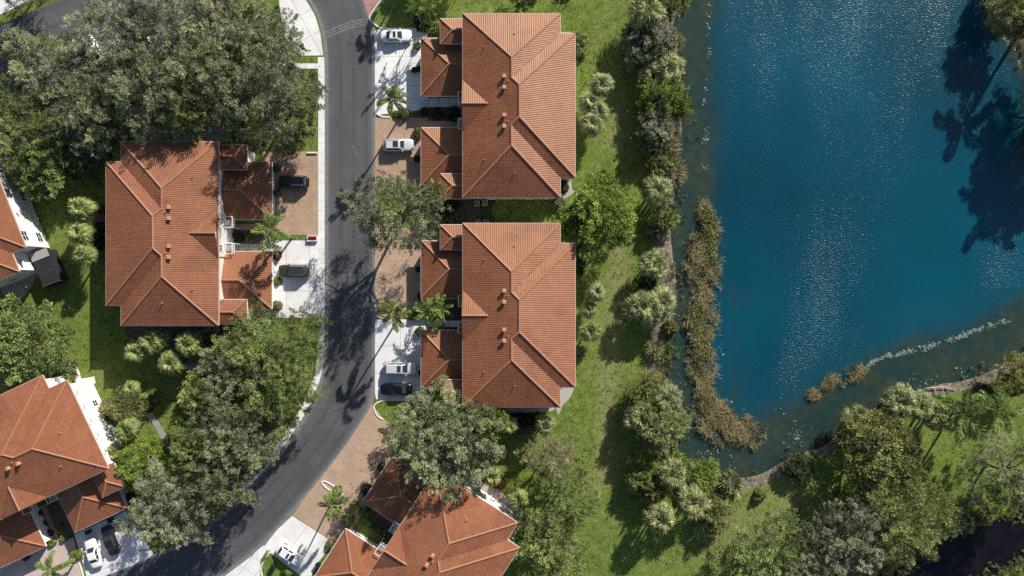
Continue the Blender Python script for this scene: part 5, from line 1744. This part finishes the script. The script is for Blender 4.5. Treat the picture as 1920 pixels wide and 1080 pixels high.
# olive growth in the upper part of the long bed
BED2 = [(1322, 380), (1338, 400), (1340, 440), (1345, 480), (1330, 500), (1322, 450), (1316, 410)]
def sprouts():
    rng = np.random.default_rng(9)
    Q = np.concatenate([scatter([G(*p) for p in BED2], 26, rng), scatter([G(*p) for p in ((1290, 560), (1320, 570), (1330, 650), (1310, 690), (1292, 640))], 12, rng)])
    n = len(Q) * 4
    ci = np.repeat(np.arange(len(Q)), 4)
    pos = np.c_[Q[ci] + rng.normal(0, .1, (n, 2)), rng.uniform(-.2, .7, n)]
    ax = np.c_[rng.normal(0, .8, (n, 2)), np.ones(n) * .7]
    V, F = leaf_faces(pos, ax, rng.uniform(.3, .7, n), np.full(n, .09), rng, 0.6)
    tag(put('marsh_plants', np_mesh('marsh_plants', V, F, M['leaf_olive'], rng.random(n) * .8)), 'olive marsh plants growing through the long reed bed', 'marsh plants', kind='stuff')
sprouts()

def weeds(pts_px, n, spread, seed, label, big=0.34):
    rng = np.random.default_rng(seed)
    L = resample([G(*p) for p in pts_px], 400)
    V = []; F = []; T = []
    c0 = rng.integers(0, 400, max(3, n // 9))
    for i in range(n):
        c = L[np.clip(c0[rng.integers(0, len(c0))] + int(rng.normal(0, 5)), 0, 399)] + rng.normal(0, spread, 2)
        r = big * rng.uniform(.25, 1.0) * (0.6 if rng.random() < .6 else 1)
        a0 = rng.random() * 6.28
        o = len(V)
        k = 8
        rad = r * rng.uniform(.45, 1.15, k)
        V += [(c[0] + math.cos(a0 + j * 6.2832 / k) * rad[j], c[1] + math.sin(a0 + j * 6.2832 / k) * rad[j] * .8, -0.30 + rng.random() * .05 + (0.04 if j % 2 else 0)) for j in range(k)]
        F += [(o, o + 1, o + 2, o + 3), (o, o + 3, o + 4, o + 7), (o + 4, o + 5, o + 6, o + 7)]
        T += [rng.random()] * 3
    tag(put('floating_weed', np_mesh('floating_weed', np.array(V), np.array(F), M['weed'], T)), label, 'water weed', kind='stuff')
weeds([(1328, 0), (1329, 60), (1331, 110), (1324, 165), (1322, 200)], 90, .22, 1, 'pale floating weed in a thin line near the top of the lake', .24)
weeds([(1328, 232), (1323, 255), (1322, 310), (1318, 330)], 40, .3, 2, 'pale floating weed above the long reed bed', .3)
weeds([(1622, 690), (1640, 678), (1665, 668), (1700, 662), (1730, 655), (1770, 640), (1800, 632), (1830, 620), (1862, 610), (1895, 600)], 520, .20, 3, 'long chain of pale floating weed before the lower shore', .30)
weeds([(1352, 410), (1352, 470), (1350, 600), (1348, 700), (1362, 745), (1400, 775), (1440, 800), (1425, 840)], 150, .35, 4, 'pale weed fringing the right side of the long reed bed', .22)
weeds([(1285, 600), (1280, 680), (1270, 700), (1300, 740), (1310, 810), (1340, 850), (1380, 880), (1320, 860), (1300, 850)], 150, .7, 5, 'pale weed in the channel left of the reed bed', .26)
weeds([(1430, 862), (1460, 850), (1500, 820), (1495, 755), (1460, 770)], 60, .8, 6, 'scattered pale weed off the beach', .26)
weeds([(1845, 90), (1850, 105), (1875, 60), (1905, 90), (1918, 130)], 50, .3, 7, 'pale weed in the top-right corner shallows', .25)
weeds([(1690, 715), (1745, 712), (1800, 700), (1850, 690)], 50, .7, 8, 'pale weed close to the fallen branches', .25)

# ------------------------------------------------------------------ low growth nobody could count
def fringe():
    """tufts along the water line"""
    rng = np.random.default_rng(21)
    L = np.array(LAKE_S)
    sel = (L[:, 0] < 82) & (L[:, 1] < 46) & (L[:, 1] > -32)
    C2 = np.array(CANAL_S)
    L = np.r_[L[sel], C2[(C2[:, 0] < 84) & (C2[:, 1] > -48)]]
    n0 = 3600
    k = rng.integers(0, len(L), n0)
    c = L[k] + rng.normal(0, 1.0, (n0, 2))
    keep = ((np.sin(c[:, 0] * .9) + np.sin(c[:, 1] * .55 + 1)) > rng.uniform(-1.2, 1.5, n0)) & ((c[:, 0] < 27) | (c[:, 1] < -31) | (rng.random(n0) < .3))
    c = c[keep]
    per = 16
    n = len(c) * per
    ci = np.repeat(np.arange(len(c)), per)
    sz = rng.uniform(.3, .8, len(c))
    pos = np.c_[c[ci] + rng.normal(0, .22, (n, 2)) * sz[ci, None], rng.uniform(-.3, .05, n)]
    ax = np.c_[rng.normal(0, .7, (n, 2)), np.ones(n)]
    V, F = leaf_faces(pos, ax, sz[ci] * rng.uniform(.4, 1.0, n), np.full(n, .08), rng, .3)
    t = np.clip(rng.random(len(c))[ci] * .7 + rng.normal(.1, .15, n), 0, 1)
    tag(put('shore_plants', np_mesh('shore_plants', V, F, M['leaf_olive'], t)), 'low ragged plants fringing the lake shore', 'plants', kind='stuff')
fringe()

def lawn():
    rng = np.random.default_rng(22)
    n0 = 90000
    Q = np.c_[rng.uniform(-82, 82, n0), rng.uniform(-47, 47, n0)]
    ok = ~in_poly(Q, LAKE_S) & ~in_poly(Q, CANAL_S)
    Q = Q[ok]
    Q = Q[dist_line(Q, LAKE_S, True) > 2.4]
    Q = Q[dist_line(Q, CANAL_S, True) > 1.0]
    for poly in EXCL:
        P = np.array(poly)
        lo, hi = P.min(0) - .3, P.max(0) + .3
        m = ((Q > lo) & (Q < hi)).all(1)
        if m.any():
            bad = np.zeros(len(Q), bool)
            bad[m] = in_poly(Q[m], poly) | (dist_line(Q[m], poly, True) < .18)
            Q = Q[~bad]
    dens = 0.5 + 0.5 * np.sin(Q[:, 0] * .7 + 2 * np.sin(Q[:, 1] * .21)) * np.sin(Q[:, 1] * .6 + 1.5 * np.sin(Q[:, 0] * .17))
    Q = Q[rng.random(len(Q)) < 0.35 + 0.65 * dens]
    per = 3
    n = len(Q) * per
    ci = np.repeat(np.arange(len(Q)), per)
    pos = np.c_[Q[ci] + rng.normal(0, .07, (n, 2)), np.full(n, -.02)]
    ax = np.c_[rng.normal(0, .8, (n, 2)), np.ones(n)]
    V, F = leaf_faces(pos, ax, rng.uniform(.10, .26, n), np.full(n, .10), rng, .2)
    t = np.clip(rng.random(len(Q))[ci] * .6 + rng.normal(.15, .15, n), 0, 1)
    tag(put('grass', np_mesh('grass', V, F, M['grass_blade'], t)), 'short uneven grass tufts over the lawns', 'grass', kind='stuff')
M['grass_blade'] = leaf_mat('grass_blade', (0.06, 0.105, 0.018), (0.20, 0.265, 0.062), 0.3)
lawn()

# ------------------------------------------------------------------ cars
def loft(rings, closed_ends=True):
    n = len(rings[0])
    V = [p for r in rings for p in r]
    F = []
    for i in range(len(rings) - 1):
        for k in range(n - 1):
            F.append((i * n + k, (i + 1) * n + k, (i + 1) * n + k + 1, i * n + k + 1))
        F.append((i * n + n - 1, (i + 1) * n + n - 1, (i + 1) * n, i * n))
    if closed_ends:
        F.append(tuple(range(n)))
        F.append(tuple((len(rings) - 1) * n + k for k in range(n - 1, -1, -1)))
    return V, F

def make_car(name, paint, L=4.8, W=1.86, H=1.5, style='sedan', sunroof=None, roof_mat=None, rails=False):
    root = empty(name)
    hl = L / 2
    belt = {'sedan': 0.92, 'suv': 1.08, 'van': 1.05, 'hatch': 0.96}[style]
    hood = {'sedan': 0.86, 'suv': 1.02, 'van': 0.98, 'hatch': 0.92}[style]
    # cabin: base front/rear, roof front/rear in x
    cb = {'sedan': (0.95, -1.55, 0.20, -0.95), 'suv': (1.00, -2.12, 0.35, -1.85), 'van': (1.25, -2.15, 0.45, -1.95), 'hatch': (0.95, -1.98, 0.22, -1.45)}[style]
    sc = L / 4.8
    xf, xr, rf, rr_ = [c * sc for c in cb]
    # body shell
    xs = [-hl, -hl + .06, -hl + .22, -hl + .55, -hl * .62, -hl * .3, 0, hl * .3, hl * .5, hl * .68, hl - .5, hl - .22, hl - .07, hl]
    rings = []
    for x in xs:
        u = abs(x) / hl
        w = W / 2 * (1 - 0.26 * max(0, (u - 0.62) / 0.38) ** 2.6)
        if x > 0: top = hood - 0.16 * max(0, (x - hl * .55) / (hl * .45)) ** 1.8 + (belt - hood) * max(0, 1 - x / (hl * .45))
        else: top = belt - 0.10 * max(0, (-x - hl * .7) / (hl * .3)) ** 2
        lo = 0.24 + 0.14 * max(0, (u - .85) / .15)
        if u > 0.985: top -= 0.14; lo += 0.1
        m = 0.5 * (lo + top)
        half = [(w * .90, lo), (w * .985, lo + .14), (w, m), (w * .985, top - .14), (w * .90, top - .035), (w * .62, top + .012), (0, top + .035)]
        ring = [(x, y, z) for y, z in half] + [(x, -y, z) for y, z in half[-2::-1]]
        rings.append(ring)
    V, F = loft(rings)
    MB().add(V, F).build('body', paint, root, True)
    # cabin shell: lower ring at the belt, upper ring at the roof
    wb, wt = W / 2 * .90, W / 2 * .70
    def cab(x0, x1, w, z, c=0.12):
        return [(x0, w - c * 1.3, z), (x0 - c, w, z), (x1 + c, w, z), (x1, w - c * 1.3, z), (x1, -w + c * 1.3, z), (x1 + c, -w, z), (x0 - c, -w, z), (x0, -w + c * 1.3, z)]
    zr = H - 0.05
    low = cab(xf, xr, wb, belt - .06); up = cab(rf, rr_, wt, zr); top2 = cab(rf - .10, rr_ + .10, wt - .10, H)
    V = low + up + top2
    F = []
    for k in (0, 8):
        for i in range(8):
            F.append((k + i, k + 8 + i, k + 8 + (i + 1) % 8, k + (i + 1) % 8))
    F.append(tuple(range(23, 15, -1)))
    c = MB().add(V, F)
    c.build('cabin', paint, root)
    def lerp(a, b, t): return tuple(a[i] + (b[i] - a[i]) * t for i in range(3))
    def pane(nm, a, b, c_, d, off, s0=.08, s1=.90, e=.05):
        # a,b lower corners, c_,d upper corners (d above a)
        p = [lerp(lerp(a, b, e), lerp(d, c_, e), s0), lerp(lerp(a, b, 1 - e), lerp(d, c_, 1 - e), s0), lerp(lerp(a, b, 1 - e), lerp(d, c_, 1 - e), s1), lerp(lerp(a, b, e), lerp(d, c_, e), s1)]
        n = (Vector(p[1]) - Vector(p[0])).cross(Vector(p[3]) - Vector(p[0])).normalized()
        if n.dot(Vector(off)) < 0: n = -n
        q = [tuple(Vector(x) + n * .012) for x in p]
        p = [tuple(Vector(x) - n * .02) for x in p]
        MB().add(p + q, [(4, 5, 6, 7), (3, 2, 1, 0), (0, 1, 5, 4), (1, 2, 6, 5), (2, 3, 7, 6), (3, 0, 4, 7)]).build(nm, M['glass'], root)
    pane('windshield', low[7], low[0], up[0], up[7], (1, 0, .5), .10, .97, .03)
    pane('rear_window', low[3], low[4], up[4], up[3], (-1, 0, .5), .14, .92, .05)
    for sgn, (a, b, cc, dd) in ((1, (low[1], low[2], up[2], up[1])), (-1, (low[6], low[5], up[5], up[6]))):
        am, dm = lerp(a, b, .5), lerp(dd, cc, .5)
        pane('side_window', a, am, dm, dd, (0, sgn, .3), .16, .90, .05)
        pane('side_window', am, b, cc, dm, (0, sgn, .3), .16, .90, .05)
    if sunroof:
        x0, x1 = sunroof
        MB().box(x0, x1, -wt * .72, wt * .72, H - .004, H + .012).build('sunroof', M['glass'], root)
    if rails:
        for sgn in (1, -1):
            y = sgn * (wt - .03)
            MB().tube([(rf - .25, y, H - .02), (rf - .35, y, H + .06), (rr_ + .3, y, H + .06), (rr_ + .2, y, H - .02)], [.025] * 4, 5).build('roof_rail', M['rim'], root)
    # wheels
    for x in (hl - .92 * sc, -hl + .92 * sc):
        for sgn in (1, -1):
            y = sgn * (W / 2 - .12)
            t = MB().tube([(x, y - .11, .33), (x, y + .11, .33)], [.33, .33], 18).build('wheel', M['tyre'], root)
            MB().tube([(x, y + sgn * .10, .33), (x, y + sgn * .125, .33)], [.21, .19], 12).build('rim', M['rim'], t)
    for sgn in (1, -1):
        MB().bevbox(hl - .34, hl - .06, sgn * (W / 2 - .42) - .15, sgn * (W / 2 - .42) + .15, hood - .30, hood - .165, .03).build('headlight', M['lamp_glass'], root)
        MB().bevbox(-hl + .02, -hl + .20, sgn * (W / 2 - .34) - .14, sgn * (W / 2 - .34) + .14, belt - .34, belt - .13, .03).build('taillight', M['lamp_red'], root)
        MB().bevbox(xf - .42, xf - .26, sgn * (W / 2 + .09) - .10, sgn * (W / 2 + .09) + .10, belt + .0, belt + .14, .03).build('mirror', paint, root)
    MB().box(hl - .05, hl + .015, -.42, .42, .45, .62).build('grille', M['black'], root)
    return root

def put_car(root, px, py, deg, label, cat='car', group=None):
    x, y = G(px, py, 0.8)
    root.location = (x, y, 0.06)
    root.rotation_euler = (0, 0, math.radians(deg))
    tag(root, label, cat, group)

cg = 'cars parked on driveways'
put_car(make_car('parked_car', M['car_white'], 4.9, 1.88, 1.45, 'sedan', sunroof=(-0.45, 0.0)), 743, 67, 2, 'white sedan on the topmost concrete driveway', 'car', cg)
put_car(make_car('parked_car', M['car_silver'], 4.75, 1.88, 1.62, 'suv', sunroof=(-0.75, 0.05), rails=True), 747, 272, 1, 'silver wagon with dark sunroof on the brown paver driveway', 'car', cg)
put_car(make_car('parked_car', M['car_black'], 4.85, 1.95, 1.80, 'suv', rails=True), 550, 341, 180, 'black SUV with roof rails on the tan paver driveway', 'car', cg)
put_car(make_car('parked_car', M['car_bronze'], 4.75, 1.9, 1.75, 'suv', sunroof=(-1.35, 0.2), rails=True), 551, 508, 180, 'bronze SUV with a dark glass roof on the white driveway', 'car', cg)
put_car(make_car('parked_car', M['car_silver'], 5.0, 1.95, 1.75, 'van', sunroof=(-0.35, 0.25)), 750, 691, 0, 'silver van with small sunroof beside the black sedan', 'car', cg)
put_car(make_car('parked_car', M['car_black'], 4.85, 1.88, 1.45, 'sedan'), 743, 730, 180, 'black sedan below the silver van', 'car', cg)
put_car(make_car('parked_car', M['car_white'], 4.6, 1.85, 1.5, 'hatch', sunroof=(-0.35, 0.0)), 543, 1041, -33, 'white hatchback turned aslant on the bottom concrete driveway', 'car', cg)
put_car(make_car('parked_car', M['car_white'], 4.7, 1.85, 1.45, 'sedan'), 174, 1037, 107, 'white sedan beside the black car, bottom left', 'car', cg)
put_car(make_car('parked_car', M['car_grey'], 4.7, 1.85, 1.42, 'sedan'), 206, 1014, 110, 'black car right of the white sedan, bottom left', 'car', cg)
put_car(make_car('parked_car', M['car_white'], 4.6, 1.85, 1.5, 'hatch'), 175, 92, 118, 'white car glimpsed through the oak crowns, right one', 'car', cg)
put_car(make_car('parked_car', M['car_silver'], 4.6, 1.85, 1.5, 'suv'), 143, 102, 118, 'pale car glimpsed through the oak crowns, left one', 'car', cg)
put_car(make_car('parked_car', M['car_white'], 4.6, 1.85, 1.5, 'sedan'), 262, 62, 118, 'white car almost hidden under the grey oaks at the top', 'car', cg)

# ------------------------------------------------------------------ small things
def ac_unit(px, py, label):
    x, y = G(px, py, 0.9)
    root = empty('air_conditioner', (x, y, 0))
    MB().bevbox(-.44, .44, -.44, .44, 0.02, .86, .08).build('casing', M['grey_metal'], root)
    MB().cyl((0, 0), .38, .861, .875, 20).build('fan_opening', M['black'], root)
    f = MB()
    for k in range(3):
        a = k * 2.094
        c, s = math.cos(a), math.sin(a)
        f.poly([(c * .06 - s * .05, s * .06 + c * .05, .885), (c * .33 - s * .14, s * .33 + c * .14, .888), (c * .33 + s * .10, s * .33 - c * .10, .882), (c * .06 + s * .05, s * .06 - c * .05, .883)])
    f.build('fan_blades', M['grey_metal'], root)
    g = MB()
    for r in (.18, .30):
        g.tube([(math.cos(k * .3927) * r, math.sin(k * .3927) * r, .90) for k in range(17)], [.012] * 17, 4)
    g.box(-.38, .38, -.012, .012, .905, .92)
    g.build('grille', M['grey_metal'], root)
    tag(root, label, 'air conditioner', 'air conditioning units beside the houses')
ac_unit(894, 381, 'left air conditioner under the wall of the upper right house')
ac_unit(909, 380, 'right air conditioner under the wall of the upper right house')
ac_unit(896, 417, 'left air conditioner at the upper wall of the lower right house')
ac_unit(911, 417, 'right air conditioner at the upper wall of the lower right house')
ac_unit(388, 617, 'left air conditioner below the left house')
ac_unit(403, 617, 'right air conditioner below the left house')

def planter():
    x, y = G(585, 447, .5)
    root = empty('planter', (x, y, 0))
    b = MB()
    b.box(-.8, .8, .32, .44, 0, .55); b.box(-.8, .8, -.44, -.32, 0, .55)
    b.box(-.8, -.70, -.32, .32, 0, .50); b.box(.70, .8, -.32, .32, 0, .50)
    b.build('planter_wall', M['trim'], root)
    MB().box(-.70, .70, -.32, .32, 0, .40).build('soil', M['mulch'], root)
    rng = np.random.default_rng(4)
    n = 260
    pos = np.c_[rng.uniform(-.65, .65, n), rng.uniform(-.28, .28, n), rng.uniform(.40, .60, n)]
    V, F = leaf_faces(pos, rng.normal(size=(n, 3)) + np.array((0, 0, 1)), rng.uniform(.08, .18, n), np.full(n, .09), rng, .8)
    put('flowers', np_mesh('flowers', V, F, M['flower_red'], rng.random(n)), root)
    tag(root, 'white walled planter of red flowers between the left driveways', 'planter')
planter()

def mailbox(px, py, rot, label):
    x, y = G(px, py, 1.0)
    root = empty('mailbox', (x, y, 0), rot)
    MB().bevbox(-.07, .07, -.07, .07, 0, 1.05, .015).build('post', M['terracotta'], root)
    b = MB()
    pr = [(-.14, 1.05), (.14, 1.05), (.14, 1.25), (.08, 1.34), (-.08, 1.34), (-.14, 1.25)]
    b.add([(-.3, p[0], p[1]) for p in pr] + [(.3, p[0], p[1]) for p in pr], [tuple(range(5, -1, -1)), tuple(range(6, 12))] + [(i, (i + 1) % 6, 6 + (i + 1) % 6, 6 + i) for i in range(6)])
    b.build('box', M['terracotta'], root)
    MB().box(-.05, .05, .141, .16, 1.1, 1.3).build('flag', M['flower_red'], root)
    tag(root, label, 'mailbox')
mailbox(503, 1034, 0.9, 'brown mailbox on the kerb beside the white hatchback')

def bin_(px, py, label, mat='black'):
    x, y = G(px, py, 0.6)
    root = empty('wheeled_bin', (x, y, 0.05), 0.4)
    b = MB()
    b.add([(-.24, -.26, .08), (.24, -.26, .08), (.24, .26, .08), (-.24, .26, .08), (-.30, -.33, .95), (.30, -.33, .95), (.30, .33, .95), (-.30, .33, .95)],
          [(3, 2, 1, 0), (0, 1, 5, 4), (1, 2, 6, 5), (2, 3, 7, 6), (3, 0, 4, 7), (4, 5, 6, 7)])
    b.build('bin_body', M[mat], root)
    MB().bevbox(-.33, .33, -.36, .36, .955, 1.03, .03).build('lid', M[mat], root)
    for s in (1, -1):
        MB().tube([(-.28, s * .2 - .03, .1), (-.28, s * .2 + .03, .1)], [.1, .1], 10).build('wheel', M['tyre'], root)
    tag(root, label, 'bin', 'wheeled bins beside garages')
bin_(513, 1062, 'black bin on the lawn behind the white hatchback')
bin_(597, 1058, 'dark bin at the garage right of the white hatchback')
bin_(208, 975, 'dark bin at the garage above the black car, right one')
bin_(166, 997, 'dark bin at the garage above the white sedan, left one')
bin_(50, 1046, 'dark bin at the garage over the pale pavers')

# fallen branches and logs on the beach
def logs(name, segs, mat, label):
    mb = MB()
    for pts, r in segs:
        P = [(*G(a, b), z) for a, b, z in pts]
        mb.tube(P, [r * (1 - .6 * i / max(1, len(P) - 1)) for i in range(len(P))], 6)
    tag(mb.build(name, mat, None, True), label, 'branch')
logs('fallen_branch', [([(1730, 730, .1), (1750, 726, .25), (1775, 726, .2), (1790, 732, .05)], .14), ([(1752, 727, .2), (1754, 745, .1)], .09),
                       ([(1768, 727, .2), (1764, 742, .05)], .06), ([(1775, 727, .2), (1780, 742, .05)], .06), ([(1752, 727, .2), (1753, 716, .3)], .05)], M['deadwood'],
     'bleached fallen branches on the beach beside the palm clump')
logs('fallen_log', [([(1740, 763, .25), (1755, 770, .25), (1784, 774, .2)], .26)], M['deadwood'], 'pale fallen log under the tall coconut palm')
logs('fallen_log', [([(1524, 844, .1), (1540, 850, .1)], .08)], M['deadwood'], 'thin pale stick lying on the beach above the dark bush')
logs('fallen_log', [([(1353, 940, .15), (1366, 944, .15)], .16)], M['deadwood'], 'short log at the end of the beach by the corner palms')
logs('fallen_branch', [([(1228, 848, .3), (1236, 855, .3), (1240, 865, .1)], .08), ([(1236, 855, .3), (1230, 864, .1)], .05)], M['deadwood'], 'bare grey branches in the shade of the lower bank thicket')
logs('fallen_branch', [([(1900, 52, .3), (1918, 44, .4), (1935, 38, .4)], .22), ([(1885, 50, .1), (1898, 56, .2)], .06)], M['deadwood'], 'leaning dead trunk in the top-right corner')

# outdoor chair on the porch litter bed
def bench():
    x, y = G(81, 519, .4)
    root = empty('garden_bench', (x, y, 0.02), 0.5)
    MB().box(-.55, .55, -.22, .22, .40, .45).build('seat', M['trim'], root)
    for s in (-.42, .42):
        MB().box(s - .05, s + .05, -.18, .18, 0, .398).build('leg', M['trim'], root)
    tag(root, 'small white bench on the litter bed beside the screened porch', 'bench')
bench()
